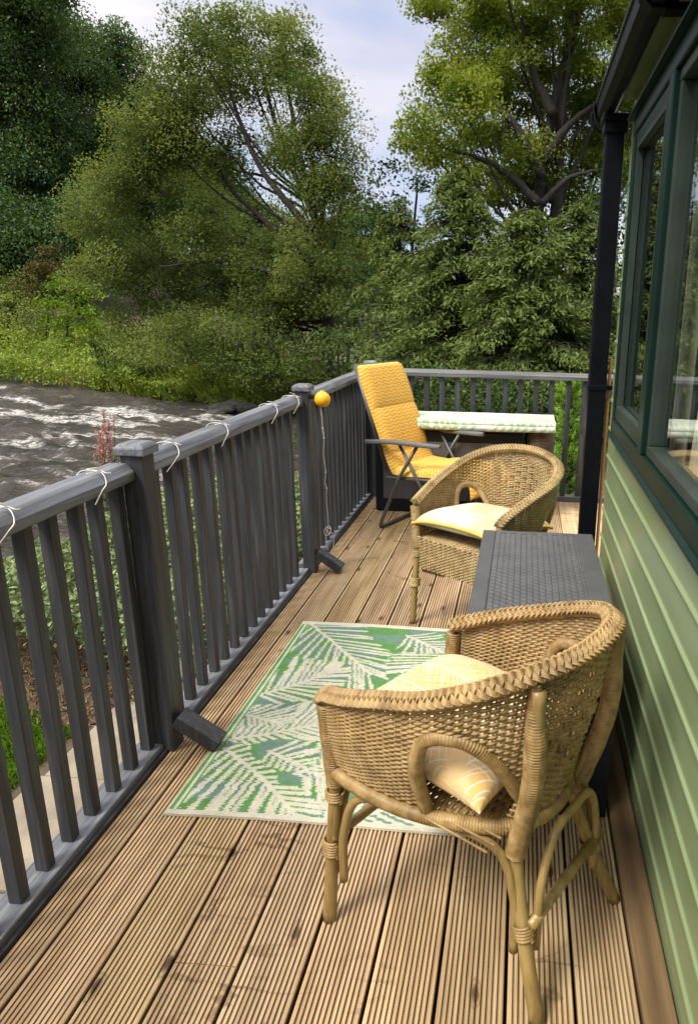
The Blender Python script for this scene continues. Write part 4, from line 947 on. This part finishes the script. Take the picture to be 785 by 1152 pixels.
m = MB(); pts = [(-1.040, 3.605, .925), (-1.036, 3.612, .87), (-1.039, 3.63, .80), (-1.032, 3.62, .75), (-1.042, 3.635, .66), (-1.035, 3.64, .56), (-1.044, 3.650, .50), (-1.036, 3.65, .47), (-1.040, 3.655, .40), (-1.036, 3.655, .28), (-1.042, 3.66, .22)]
m.tube(spline(pts, 90), .0022, 5)
for k, (p_, q_) in enumerate((((-1.042, 3.66, .22), (-1.020, 3.675, .10)), ((-1.042, 3.66, .22), (-1.05, 3.68, .10)))): m.tube(spline([p_, (np.array(p_) + q_) / 2 + [.016 * (1 - 2 * k), .012, .03], q_], 14), .0022, 5)
a = np.linspace(0, 4 * PI, 40); m.tube(np.stack([-1.040 + .016 * np.cos(a), 3.66 + .024 * np.sin(a * .5), .225 + .022 * np.sin(a)], 1), .0022, 5)
for p_ in (pts[3], pts[5], pts[7], pts[2]): m.lathe([(.0003, -.006), (.0045, -.003), (.0045, .003), (.0003, .006)], p_, 8)
o = m.build('hanging_cord', m_cord, smooth=True); tag(o, 'thin knotted white cord hanging from the yellow lamp', 'cord')
m = MB(); m.bar((-.515, 3.70, .010), (-.385, 3.625, .010), .034, .016); o = m.build('metal_strip', M('rusty_brown', (.05, .022, .012), (.10, .045, .022), 30, rough=.6), bevel=.003); tag(o, 'short dark brown strip lying on the deck behind the far wicker chair', 'strip')
# ------------------------------------------------------------------ foliage
def leafmat(name, c1, c2, tr=.30, rough=.55):
    m, t, b = newmat(name); a = t.nodes.new('ShaderNodeVertexColor'); a.layer_name = 'tint'
    c = ramp(t, [(0, c1), (1, c2)]); t.links.new(a.outputs[0], c.inputs[0])
    t.links.new(c.outputs[0], b.inputs['Base Color']); b.inputs['Roughness'].default_value = rough; b.inputs['Specular IOR Level'].default_value = .16
    t2 = t.nodes.new('ShaderNodeBsdfTranslucent'); t.links.new(mixc(t, 1.0, c.outputs[0], (1.5, 1.35, .55), 'MULTIPLY'), t2.inputs[0])
    ms = t.nodes.new('ShaderNodeMixShader'); ms.inputs[0].default_value = tr; t.links.new(b.outputs[0], ms.inputs[1]); t.links.new(t2.outputs[0], ms.inputs[2]); t.links.new(ms.outputs[0], t.nodes['Material Output'].inputs[0])
    return m
def M_bark(name, c1, c2): return M(name, c1, c2, 14, (1, 1, .25), .9, .6, 40, .02)
m_bark = M_bark('bark', (.035, .028, .02), (.085, .07, .052)); m_barkd = M_bark('dark_bark', (.012, .010, .008), (.034, .028, .022))
def leaves(mb, C, size, aspect=.6, up=.8, droop=.35, tint=None, axis=None, spread=1.0):
    """one small folded leaf per row of C"""
    n = len(C); d = rng.normal(size=(n, 3)) * spread
    if axis is not None: d = d + axis
    d[:, 2] -= droop; d = nrm(d); nn = rng.normal(size=(n, 3)); nn[:, 2] = np.abs(nn[:, 2]) + up; nn = nrm(nn); sd = nrm(np.cross(d, nn)); nn = np.cross(sd, d)
    s = (size * rng.uniform(.6, 1.25, n))[:, None]; w = s * aspect * .5
    V = np.stack([C - d * s * .5, C + sd * w + nn * s * .06, C + d * s * .5, C - sd * w + nn * s * .06], 1).reshape(-1, 3)
    F = np.arange(4 * n).reshape(-1, 4); t = np.full(n, .5) if tint is None else tint
    t = np.clip(t + rng.normal(size=n) * .08, 0, 1)
    mb.add(V, F, np.repeat(np.repeat(t, 4)[:, None], 3, 1))
def clumps(lobes, dens):
    """clump centres spread through ellipsoid lobes, mostly near their surface"""
    o = []
    for c, r in lobes:
        k = max(3, int(dens * (r[0] * r[2] + r[0] * r[1] + r[1] * r[2])))
        d = nrm(rng.normal(size=(k, 3))); q = rng.uniform(.30, 1.0, k) ** (1 / 2.2)
        o.append(np.array(c) + d * q[:, None] * np.array(r))
    return np.vstack(o)
def crown_mesh(lobes, dens, csize, nleaf, lsize, flat=.6, tint0=.45, **kw):
    C = clumps(lobes, dens); mb = MB(); k = len(C)
    n = rng.poisson(nleaf, k); idx = np.repeat(np.arange(k), n)
    rad = csize * rng.uniform(.55, 1.3, k)
    g_ = nrm(rng.normal(size=(len(idx), 3))) * (rng.random((len(idx), 1)) ** .42) * 1.05 + rng.normal(size=(len(idx), 3)) * .07; g_[:, 2] *= flat; g_[:, 2] -= .22 * (g_[:, 0] ** 2 + g_[:, 1] ** 2)
    P = C[idx] + g_ * rad[idx][:, None]
    ct = np.clip(tint0 + rng.normal(size=k) * .21 + .35 * (fbm(C[:, 0] * .5, C[:, 1] * .5, C[:, 2] * .5, 2) - .5), 0, 1)
    leaves(mb, P, lsize, tint=ct[idx], **kw); return mb, C
def limb(mb, pts, r0, r1, n=14, seg=7, wob=.0):
    Q = spline(pts, n)
    if wob: Q = Q + (rng.random((n, 3)) - .5) * wob
    mb.tube(Q, np.linspace(r0, r1, n), seg)
def tree(name, label, base, lobes, mleaf, mbark, dens=6, csize=.55, nleaf=60, lsize=.11, r0=.18, limbs=None, twigs=.25, cat='tree', group=None, trunk_top=None, **kw):
    base = np.array(base, float); root = thing(name, label, cat, tuple(base), group=group)
    mb, C = crown_mesh(lobes, dens, csize, nleaf, lsize, **kw); mb.build('crown', mleaf, root, offset=base)
    tm = MB(); cen = np.array([c for c, r in lobes]); top = cen[np.argmax(cen[:, 2])] if trunk_top is None else np.array(trunk_top); mid = base * .5 + top * .5
    axis_p = spline([base - [0, 0, .3], base * .75 + mid * .25, mid, top], 20); limb(tm, axis_p, r0, r0 * .3, 20, 9, wob=r0 * .3)
    hs = []
    for c in cen:
        k = np.argmin(np.abs(axis_p[:, 2] - (base[2] + (c[2] - base[2]) * .62))); s = axis_p[k]
        m_ = (s + c) / 2 + [0, 0, -.12 * np.linalg.norm(c - s)]; limb(tm, [s, m_, c], r0 * .22, r0 * .06, 10, 6, wob=r0 * .2); hs.append(c)
    if limbs:
        for pts, ra, rb_ in limbs: limb(tm, pts, ra, rb_, 18, 7, wob=ra * .25)
    if twigs:
        sel = C[rng.random(len(C)) < twigs]; cen_ = np.array(hs)
        for q in sel:
            s = cen_[np.argmin(np.linalg.norm(cen_ - q, axis=1))]; limb(tm, [s, (s + q) / 2 + [0, 0, -.05], q], r0 * .09 + .004, .004, 5, 4)
    tm.build('trunk', mbark, root, smooth=True, offset=base); return root
def Lb(px, py, rx, ry, Y, dy=0.0, dep=.8):
    """ellipsoid lobe from its place and size in the view at distance Y"""
    c = at(px, py, Y + dy); k = np.dot(c - EYE, W_) / FPX
    return (c, (rx * k, max(rx, ry) * k * dep, ry * k))
def ground_at(px, Y):
    q = at(px, 430, Y); return np.array([q[0], q[1], float(height(q[0], q[1]))])
lf_alder = leafmat('alder_leaf', (.040, .075, .018), (.225, .275, .085), .45)
lf_oak = leafmat('oak_leaf', (.048, .10, .012), (.28, .34, .055), .46)
lf_dark = leafmat('dark_leaf', (.024, .060, .022), (.105, .175, .055), .28)
lf_mid = leafmat('shrub_leaf', (.028, .058, .012), (.135, .185, .042), .30)
lf_con = leafmat('hemlock_spray', (.014, .038, .008), (.175, .235, .058), .26)
lf_lime = leafmat('lime_leaf', (.075, .15, .012), (.24, .34, .03), .35)
lf_bright = leafmat('bright_conifer', (.07, .19, .02), (.28, .48, .065), .36)
lf_rust = leafmat('rust_leaf', (.035, .045, .012), (.11, .085, .025), .25)
lf_hedge = leafmat('hedge_leaf', (.013, .036, .008), (.065, .115, .028), .24)

# ---- far hillside wood on the left
gw = 'tall dark trees on the far hillside'
hill = [
 ('tall dark tree filling the top left corner of the photo', 46, [(22, 40, 55, 60), (15, 115, 50, 55), (40, 170, 45, 50), (10, 215, 45, 50), (30, -20, 55, 45), (-30, 60, 50, 90)], 8),
 ('dark tree with a drooping right side beside the corner tree', 52, [(80, 60, 40, 40), (95, 110, 40, 45), (75, 160, 45, 45), (100, 190, 35, 40), (65, 25, 30, 30), (70, 225, 40, 40)], 80),
 ('dark rounded tree on the far hillside just left of the spreading alder', 56, [(140, 95, 35, 45), (150, 150, 40, 50), (135, 55, 18, 22), (125, 200, 45, 45), (155, 215, 40, 45)], 140),
 ('low blue green conifer under the tall trees at the left edge', 40, [(15, 245, 30, 28), (30, 290, 36, 30), (-5, 300, 34, 40), (60, 255, 30, 26)], 20),
 ('dark tree low on the hillside above the rust coloured bush', 44, [(95, 240, 40, 35), (120, 265, 38, 40), (80, 275, 30, 30)], 100)]
for lab, Y, lb, bx in hill:
    tree('hillside_tree', lab, ground_at(bx, Y), [Lb(*q, Y, dy=rng.uniform(-2, 2), dep=.7) for q in lb], lf_dark, m_barkd, dens=1.3, csize=1.75, nleaf=620, lsize=.21, r0=.45, twigs=.1, flat=.6, group=gw, tint0=.42)
for i, (px, py, rx, ry, Y) in enumerate(((-80, 150, 70, 170, 58), (185, 170, 40, 60, 60), (225, 190, 45, 50, 62), (300, 260, 50, 45, 52), (345, 275, 45, 40, 50), (400, 270, 40, 45, 46))):
    lab = ('dark wood tree beyond the left edge of the photo', 'far dark tree showing behind the left side of the alder', 'far dark tree behind the middle of the alder crown', 'low far tree seen through the gap under the alder limbs', 'low far tree behind the alder trunk', 'far tree between the alder and the feathery hemlock')[i]
    tree('hillside_tree', lab, ground_at(px, Y), [Lb(px, py + ry * .3, rx, ry, Y), Lb(px + rx * .4, py + ry * .9, rx, ry * .8, Y), Lb(px - rx * .4, py + ry * .9, rx, ry * .8, Y)], lf_dark if i < 3 else lf_mid, m_barkd, dens=1.4, csize=1.6, nleaf=520, lsize=.23, r0=.35, twigs=.0, group=gw, tint0=.45)

# ---- spreading alder over the far bank
YA = 22.5
al = [(215, 45, 30, 26), (262, 30, 42, 26), (315, 48, 36, 26), (345, 85, 32, 34), (300, 85, 40, 30), (235, 85, 44, 36), (195, 95, 38, 36), (175, 150, 42, 40), (215, 140, 44, 40), (140, 185, 36, 36), (120, 245, 32, 34), (165, 230, 46, 42), (205, 205, 38, 40), (225, 260, 44, 40), (125, 305, 30, 36), (175, 305, 46, 42), (235, 320, 48, 40), (165, 365, 40, 34), (215, 380, 48, 34), (275, 380, 46, 36), (300, 330, 44, 36), (290, 285, 34, 26), (345, 130, 40, 36), (368, 175, 32, 40), (385, 225, 28, 40), (355, 300, 40, 42), (345, 370, 44, 40), (320, 410, 40, 24), (385, 310, 32, 50), (325, 165, 24, 26), (350, 215, 24, 30), (385, 135, 14, 18), (255, 165, 28, 30)]
bA = ground_at(372, YA); bA[2] = -1.3
def pa(pts, dy=0): return [at(x, y, YA + dy) for x, y in pts]
limbsA = [(pa([(372, 400), (366, 300), (350, 235), (321, 176), (305, 120), (290, 60)]), .17, .03), (pa([(352, 262), (318, 222), (289, 182), (267, 128), (250, 70)], -.6), .12, .025), (pa([(355, 300), (300, 250), (262, 215), (238, 176), (215, 130)], -.4), .11, .02), (pa([(368, 300), (362, 240), (352, 190), (340, 120)], .5), .10, .02), (pa([(340, 225), (300, 200), (262, 190), (225, 165)], .3), .06, .015), (pa([(360, 330), (300, 305), (240, 295), (180, 300)], -1.2), .10, .02), (pa([(345, 215), (335, 165), (325, 110), (320, 60)], -.2), .07, .015), (pa([(300, 180), (330, 140), (350, 95)], -.2), .04, .01)]
tree('alder_tree', 'broad spreading alder with dark fanned limbs on the far river bank', bA, [Lb(*q, YA, dy=rng.uniform(-1.6, 1.6), dep=1.0) for q in al], lf_alder, m_barkd, dens=4.0, csize=.74, nleaf=520, lsize=.092, r0=.22, limbs=limbsA, twigs=.22, trunk_top=at(355, 230, YA), flat=.7)

# ---- big oak on the right
YO = 17.0
ok_ = [(495, 12, 32, 26), (530, 30, 44, 34), (575, 10, 50, 40), (515, 75, 30, 26), (555, 75, 44, 36), (495, 105, 26, 24), (520, 120, 40, 30), (565, 120, 40, 34), (500, 150, 36, 28), (475, 158, 20, 18), (540, 165, 42, 30), (585, 175, 34, 28), (640, 50, 44, 40), (655, 100, 40, 36), (690, 60, 50, 60), (650, 160, 36, 30), (690, 150, 44, 50), (665, 200, 42, 36), (500, 195, 34, 26), (545, 205, 40, 28), (620, -10, 50, 40), (560, -50, 80, 40), (650, -60, 80, 50), (720, -10, 50, 70), (740, 120, 50, 80), (630, 215, 30, 30), (595, 60, 30, 30), (590, 112, 34, 28), (622, 185, 28, 24), (575, 215, 36, 22)]
bO = ground_at(612, YO)
def po(pts, dy=0): return [at(x, y, YO + dy) for x, y in pts]
limbsO = [(po([(608, 430), (604, 300), (606, 220), (618, 140), (640, 60), (660, -30)]), .17, .09), (po([(610, 200), (585, 150), (560, 120), (530, 85)], -.4), .12, .03), (po([(606, 230), (570, 195), (530, 175), (490, 165)], -.6), .10, .02), (po([(612, 180), (640, 140), (680, 110)], -.3), .12, .03), (po([(622, 130), (600, 80), (585, 20)], -.3), .12, .03), (po([(608, 230), (640, 200), (680, 190)], -.3), .09, .02)]
tree('oak_tree', 'big yellow green oak rising past the top of the photo beside the gutter', bO, [Lb(*q, YO, dy=rng.uniform(-1.2, 2.2) + (1.0 if 585 < q[0] < 640 and q[1] > 40 else 0), dep=.9) for q in ok_], lf_oak, m_barkd, dens=5.4, csize=.56, nleaf=520, lsize=.084, r0=.22, limbs=limbsO, twigs=.22, trunk_top=at(640, 0, YO), flat=.6, tint0=.5)

# ---- feathery hemlock in front of the oak: drooping layered branches
def hemlock(name, label, base, tip, halfw, n, mleaf, seed, spray=.17, per=26, group=None, r0=.16, first=.06):
    r = np.random.default_rng(seed); base = np.array(base, float); tip = np.array(tip, float); H = tip[2] - base[2]
    root = thing(name, label, 'tree', tuple(base), group=group); cm, tm = MB(), MB(); limb(tm, [base - [0, 0, .3], (base + tip) / 2, tip], r0, .02, 16, 8)
    Ps, As, Ts = [], [], []
    for k in range(n):
        f = first + (1 - first) * r.random() ** 1.15; z = base[2] + H * f; c = base + (tip - base) * f; L = halfw * (1 - f) ** .62 * r.uniform(.6, 1.08) + .15; a = r.uniform(0, 2 * PI); d = np.array([math.cos(a), math.sin(a), 0]); rise = r.uniform(-.05, .35)
        t = np.linspace(0, 1, 9)[:, None]; Q = c + d * L * t + np.array([0, 0, 1]) * (rise * L * t - .42 * L * t ** 2); tm.tube(Q, np.linspace(.018, .004, 9) * (1 + H * .05), 4, cap=False)
        m_ = int(per * (L + .2)); u = np.clip(r.beta(1.5, 1.0, m_), 0, 1)
        i = u * 8; lo = np.floor(i).astype(int).clip(0, 7); p = Q[lo] + (Q[lo + 1] - Q[lo]) * (i - lo)[:, None]; sdv = np.array([-d[1], d[0], 0]); s = r.choice([-1, 1], m_)[:, None]; wdt = .30 * L * (1 - u * .75)[:, None] * r.random((m_, 1))
        p = p + sdv * s * wdt + np.array([0, 0, -1]) * (.06 + .30 * wdt) + r.normal(size=(m_, 3)) * .05
        Ps.append(p); As.append(d * .8 + sdv * s * .8 + np.array([0, 0, -.25])); Ts.append(.22 + .55 * u + 0 * p[:, 0])
    P, A, T = np.vstack(Ps), np.vstack(As), np.concatenate(Ts)
    leaves(cm, P, spray, aspect=.30, up=1.6, droop=.25, tint=T, axis=A * 1.4, spread=.7); cm.build('crown', mleaf, root, offset=base); tm.build('trunk', m_barkd, root, smooth=True, offset=base); return root
YH = 12.5
for (bx, tx, ty, hw_, n, Y, sd, lab) in ((520, 515, 195, 1.75, 330, 12.8, 1, 'feathery hemlock with pale drooping spray tips behind the middle of the end railing'), (592, 590, 235, 1.6, 300, 11.6, 2, 'feathery hemlock closest to the downpipe behind the end railing'), (455, 448, 225, 1.5, 260, 14.5, 3, 'thin topped feathery hemlock behind the yellow recliner'), (655, 650, 230, 1.5, 240, 12.5, 4, 'feathery hemlock partly hidden behind the downpipe')):
    hemlock('hemlock_tree', lab, ground_at(bx, Y), at(tx, ty, Y), hw_ * 1.15, n, lf_con, sd, spray=.105, per=150, group='feathery hemlocks behind the end railing')

# ---- dark thicket between the alder and the hemlocks, and the hedge behind
gs = 'dark bushes behind the end railing'
for lab, Y, lb in (
 ('twiggy dark thicket between the alder and the hemlocks', 18, [(430, 215, 26, 34), (415, 260, 34, 40), (450, 260, 34, 40), (400, 320, 38, 44), (440, 340, 46, 50), (410, 390, 50, 40), (470, 200, 14, 24), (465, 390, 50, 40)]),
 ('dense dark bush filling in under the hemlocks', 15, [(500, 330, 50, 60), (560, 330, 50, 60), (520, 400, 60, 45), (600, 390, 55, 55), (640, 320, 50, 60), (470, 410, 50, 40), (670, 390, 50, 60), (600, 280, 45, 40), (690, 290, 40, 60), (700, 220, 36, 60)]),
 ('low dark bush just beyond the end railing behind the recliner', 9.5, [(470, 425, 34, 30), (500, 450, 40, 34), (540, 445, 40, 34), (440, 450, 34, 40), (480, 500, 50, 40), (540, 500, 50, 40)]),
 ('low dark bush just beyond the end railing left of the bright conifer', 8.8, [(580, 445, 34, 32), (610, 455, 32, 36), (590, 510, 40, 44), (640, 440, 30, 30), (690, 440, 40, 50)]),
 ('dark bush low on the bank behind the middle post of the long railing', 20, [(330, 400, 40, 26), (380, 395, 40, 36), (300, 415, 24, 14)])):
    tree('dark_bush', lab, ground_at(lb[len(lb) // 2][0], Y), [Lb(*q, Y, dy=rng.uniform(-.5, .5), dep=.8) for q in lb], lf_hedge if Y < 20 else lf_mid, m_barkd, dens=9 if Y > 12 else 22, csize=.4 if Y > 12 else .22, nleaf=60, lsize=.10 if Y > 12 else .06, r0=.08, twigs=.15, cat='bush', group=gs)

# ---- bushes and growth on the far bank at the left
gb = 'bushes on the far river bank'
for lab, Y, lb, mat_, tt in (
 ('rust tinged bush on the far bank below the dark wood', 31, [(58, 292, 22, 24), (50, 312, 24, 24), (72, 318, 20, 22)], lf_rust, .5),
 ('bright lime green bush on the far bank left of the alder', 29, [(78, 328, 26, 22), (70, 350, 24, 22), (100, 345, 22, 30), (95, 375, 24, 20)], lf_lime, .35),
 ('grey green bush on the far bank at the left edge of the photo', 31, [(12, 345, 26, 24), (35, 362, 26, 22), (-10, 365, 26, 24)], lf_alder, .7),
 ('small dark bush on the far bank between the lime bush and the rust bush', 32, [(30, 318, 20, 24), (5, 318, 24, 28)], lf_mid, .4),
 ('mid green bush low under the left side of the alder', 26, [(130, 395, 30, 20), (165, 400, 34, 18), (195, 405, 28, 16)], lf_mid, .5),
 ('yellow leaved bush glimpsed to the right of the alder trunk', 26, [(392, 258, 14, 16), (400, 275, 12, 12)], lf_lime, .6),
 ('bright bush glimpsed through the foot of the alder', 26, [(205, 345, 16, 22), (260, 300, 14, 12)], lf_lime, .2)):
    tree('bank_bush', lab, ground_at(lb[0][0], Y), [Lb(*q, Y, dy=rng.uniform(-.4, .4), dep=.8) for q in lb], mat_, m_barkd, dens=5, csize=.55, nleaf=80, lsize=.15, r0=.08, twigs=.1, cat='bush', group=gb, tint0=tt)
def blades(mb, P, h, w, lean=.35, tint=None):
    n = len(P); a = rng.uniform(0, 2 * PI, n); d = np.stack([np.cos(a), np.sin(a), 0 * a], 1); s = np.stack([-d[:, 1], d[:, 0], 0 * a], 1); hh = (h * rng.uniform(.55, 1.2, n))[:, None]; ww = w * .5
    mid = P + d * hh * lean * .3 + np.array([0, 0, .6]) * hh; tp = P + d * hh * lean + np.array([0, 0, 1]) * hh * (1 - lean * .3)
    V = np.stack([P - s * ww, P + s * ww, mid + s * ww * .8, tp, mid - s * ww * .8], 1).reshape(-1, 3); t = np.clip((np.full(n, .5) if tint is None else tint) + rng.normal(size=n) * .13, 0, 1)
    mb.add(V, np.arange(5 * n).reshape(-1, 5), np.repeat(np.repeat(t, 5)[:, None], 3, 1))
# leafy waist-high growth along the far water's edge
n = 40000; px_ = rng.uniform(-36, -7.5, n); dd = 6.5 * rng.random(n) ** 1.6 + .03; P = np.stack([px_, yfar(px_) + dd, 0 * px_], 1); P[:, 2] = height(P[:, 0], P[:, 1])
hgt = (.25 + .85 * fbm(px_ * .7, dd * .8, 0, 3)) * sst(-8.5, -17, px_) + .30
P[:, 2] += hgt * rng.uniform(.1, 1, n) ** .6
mb = MB(); leaves(mb, P, .17, aspect=.5, up=.9, droop=.1, tint=.35 + .5 * fbm(px_ * .9, dd, 2, 3)); struct(mb.build('bank_undergrowth', leafmat('bank_leaf', (.075, .14, .018), (.29, .37, .065), .36)), 'stuff')
n = 34000; px_ = rng.uniform(-16, 6, n); dd = rng.uniform(.1, 3.2, n); P = np.stack([px_, yfar(px_) + dd, 0 * px_], 1); P[:, 2] = height(P[:, 0], P[:, 1]) - .03
mb = MB(); blades(mb, P, .62 * (.5 + .9 * fbm(px_ * .8, dd * .8, 5, 2)), .035, .4, tint=.2 + .7 * fbm(px_ * 1.1, dd * 1.1, 7, 3)); struct(mb.build('bank_grass', leafmat('bank_grass_blade', (.08, .15, .016), (.32, .36, .07), .42)), 'stuff')
# dark rocks at the water's edge
m_rock = M('river_rock', (.03, .028, .025), (.09, .085, .075), 5, rough=.75, bmp=.6, bscale=12, bdist=.03, speck=((.12, .115, .10), 9))
def rock(ctr, r, seed, label, m=m_rock, group='dark rocks at the river edge'):
    u = np.linspace(0, PI, 12); v = np.linspace(0, 2 * PI, 18, endpoint=False); A, B = np.meshgrid(v, u, indexing='ij'); d = np.stack([np.sin(B) * np.cos(A), np.sin(B) * np.sin(A), np.cos(B)], -1)
    k = .65 + .7 * fbm(d[..., 0] * 1.6 + seed * 7 + 9, d[..., 1] * 1.6 + 9, d[..., 2] * 1.6 + 9, 3); mb = MB(); mb.grid(d * k[..., None] * np.array(r), closed_u=True); o = mb.build('rock', m, smooth=False); o.location = ctr; tag(o, label, 'rock', group); return o
for k, (px, py, r, lab) in enumerate(((252, 461, .34, 'flat dark rock farthest left at the water edge'), (266, 458, .40, 'largest dark rock at the water edge beyond the railing'), (279, 461, .32, 'wet dark rock right of the largest one at the water edge'), (290, 456, .30, 'small dark rock below the bank grass near the railing'), (242, 465, .22, 'low rock half under the white water'), (302, 460, .28, 'dark rock nearest the railing at the water edge'))):
    q = onz(px, py, WATER + .05); rock((q[0], q[1], WATER + .05), (r * 1.3, r, r * .62), k + 1, lab)

# ---- bright young conifer close behind the end railing
def bright_conifer():
    base = np.array([*at(640, 560, 6.25)[:2], GND]); top = at(640, 428, 6.25); H = top[2] - base[2]; root = thing('young_conifer', 'bright green young conifer close behind the end railing beside the downpipe', 'conifer', tuple(base)); cm, tm = MB(), MB()
    limb(tm, [base - [0, 0, .1], base + [0, 0, H * .5], top], .028, .006, 12, 7); Ps, As, Ts = [], [], []
    for k in range(150):
        f = rng.uniform(.10, .98); c = base + (top - base) * f; L = .36 * (1.05 - f) ** .55 * rng.uniform(.6, 1.1) + .05; a = rng.uniform(0, 2 * PI); d = np.array([math.cos(a), math.sin(a), rng.uniform(.5, 1.1)]); d /= np.linalg.norm(d); tm.tube([c, c + d * L * .6], [.006, .003], 4, cap=False)
        pl = nrm(np.cross(d, rng.normal(size=3))); m_ = int(110 * (L + .15)); u = rng.random(m_) ** .75; s = rng.choice([-1, 1], m_); w_ = rng.random(m_) * .34 * L * (1.05 - u)
        Ps.append(c + d * (L * u)[:, None] + pl * (s * w_)[:, None] + rng.normal(size=(m_, 3)) * .008); As.append(d * 1.3 + pl * s[:, None] * .9); Ts.append(.15 + .65 * u)
    leaves(cm, np.vstack(Ps), .042, aspect=.34, up=.3, droop=-.15, tint=np.concatenate(Ts), axis=np.vstack(As) * 1.4, spread=.5); cm.build('crown', lf_bright, root, offset=base); tm.build('trunk', m_bark, root, smooth=True, offset=base)
bright_conifer()

# ---- garden strip below the railing: ground cover, lawn, mulch plants, willowherb
def variegated(n, xr, yr, hfun, name, mat_, size):
    x = rng.uniform(*xr, n); y = rng.uniform(*yr, n); keep = hfun(x, y) > 0; x, y = x[keep], y[keep]; hh = hfun(x, y); P = np.stack([x, y, height(x, y) + hh * rng.uniform(.25, 1, len(x)) ** .5], 1); mb = MB(); leaves(mb, P, size, aspect=.62, up=1.1, droop=.05, tint=.25 + .6 * (rng.random(len(x)) ** 2) + .2 * (fbm(x * 3, y * 3, 1, 2) - .5)); return struct(mb.build(name, mat_), 'stuff')
hf = lambda x, y: (.22 + .50 * fbm(x * 2.2, y * 2.2, 3, 3)) * sst(3.30, 3.42, y + .35 * np.sin(x * 2)) * sst(-1.30, -1.55, x) * sst(-3.7, -2.9, x) * sst(7.6, 6.2, y)
variegated(120000, (-5.2, -1.40), (3.2, 8.2), hf, 'ground_cover', leafmat('variegated_leaf', (.016, .055, .012), (.36, .42, .20), .25), .040)
hf2 = lambda x, y: (.25 + .5 * fbm(x * .9, y * .9, 9, 3)) * (ynear(x) - y > .3) * sst(-3.6, -2.6, x)
variegated(26000, (-9, 3), (9, 17), hf2, 'near_bank_growth', leafmat('near_bank_leaf', (.022, .045, .010), (.09, .13, .03), .28), .11)
n = 42000; x = rng.uniform(-4.2, -2.03, n); y = rng.uniform(.4, 3.2, n); k = (x < -2.06 - .06 * np.sin(y * 3)) & (y < 2.98 + .12 * np.sin(x * 4)); P = np.stack([x[k], y[k], height(x[k], y[k]) - .005], 1); mb = MB(); blades(mb, P, .060, .009, .5, tint=.3 + .5 * fbm(P[:, 0] * 3, P[:, 1] * 3, 2, 2)); struct(mb.build('lawn', leafmat('lawn_blade', (.06, .15, .012), (.15, .27, .03), .3)), 'stuff')
# dry stalks and chips on the bare bed
n = 5200; x = rng.uniform(-3.4, -1.3, n); y = rng.uniform(2.9, 4.2, n); P = np.stack([x, y, height(x, y) + rng.uniform(.0, .03, n)], 1); mb = MB(); leaves(mb, P, .06, aspect=.16, up=2.5, droop=0, tint=rng.random(n)); struct(mb.build('mulch', leafmat('dry_chip', (.07, .04, .02), (.30, .20, .11), .1)), 'stuff')
m_pale = M('pale_stone', (.40, .38, .34), (.62, .60, .55), 8, rough=.9, bmp=.4, bscale=30, bdist=.01)
q = onz(206, 752, GND + .05); rock((q[0], q[1], GND + .07), (.13, .10, .13), 21, 'pale stone on the bed behind the railing beyond the nearest post', m_pale, None)
q = onz(110, 772, GND + .03); 
wh = thing('willowherb', 'pink flowering willowherb standing between the railing and the river', 'plant', (*at(108, 560, 5.5)[:2], GND)); bw = np.array(wh.location); sm, fm, lm = MB(), MB(), MB(); tp = at(108, 452, 5.5)
for k in range(7):
    b_ = bw + [rng.uniform(-.12, .12), rng.uniform(-.1, .1), 0]; t_ = np.array([tp[0] + rng.uniform(-.13, .13), tp[1] + rng.uniform(-.1, .1), tp[2] - rng.uniform(0, .28)]); sm.tube(spline([b_, (b_ + t_) / 2 + [.02, 0, 0], t_], 10), np.linspace(.006, .002, 10), 5)
    u = rng.uniform(.66, 1, 60)[:, None]; leaves(fm, b_ + (t_ - b_) * u + rng.normal(size=(60, 3)) * .030 * (1.1 - u) * 3, .030, aspect=.5, up=.2, droop=0, tint=rng.random(60)); u = rng.uniform(.1, .7, 36)[:, None]; leaves(lm, b_ + (t_ - b_) * u + rng.normal(size=(36, 3)) * .03, .10, aspect=.2, up=.5, droop=.2)
sm.build('stem', m_bark, wh, smooth=True, offset=bw); fm.build('blossoms', leafmat('pink_petal', (.30, .10, .12), (.55, .30, .28), .3), wh, offset=bw); lm.build('leaf', lf_mid, wh, offset=bw)
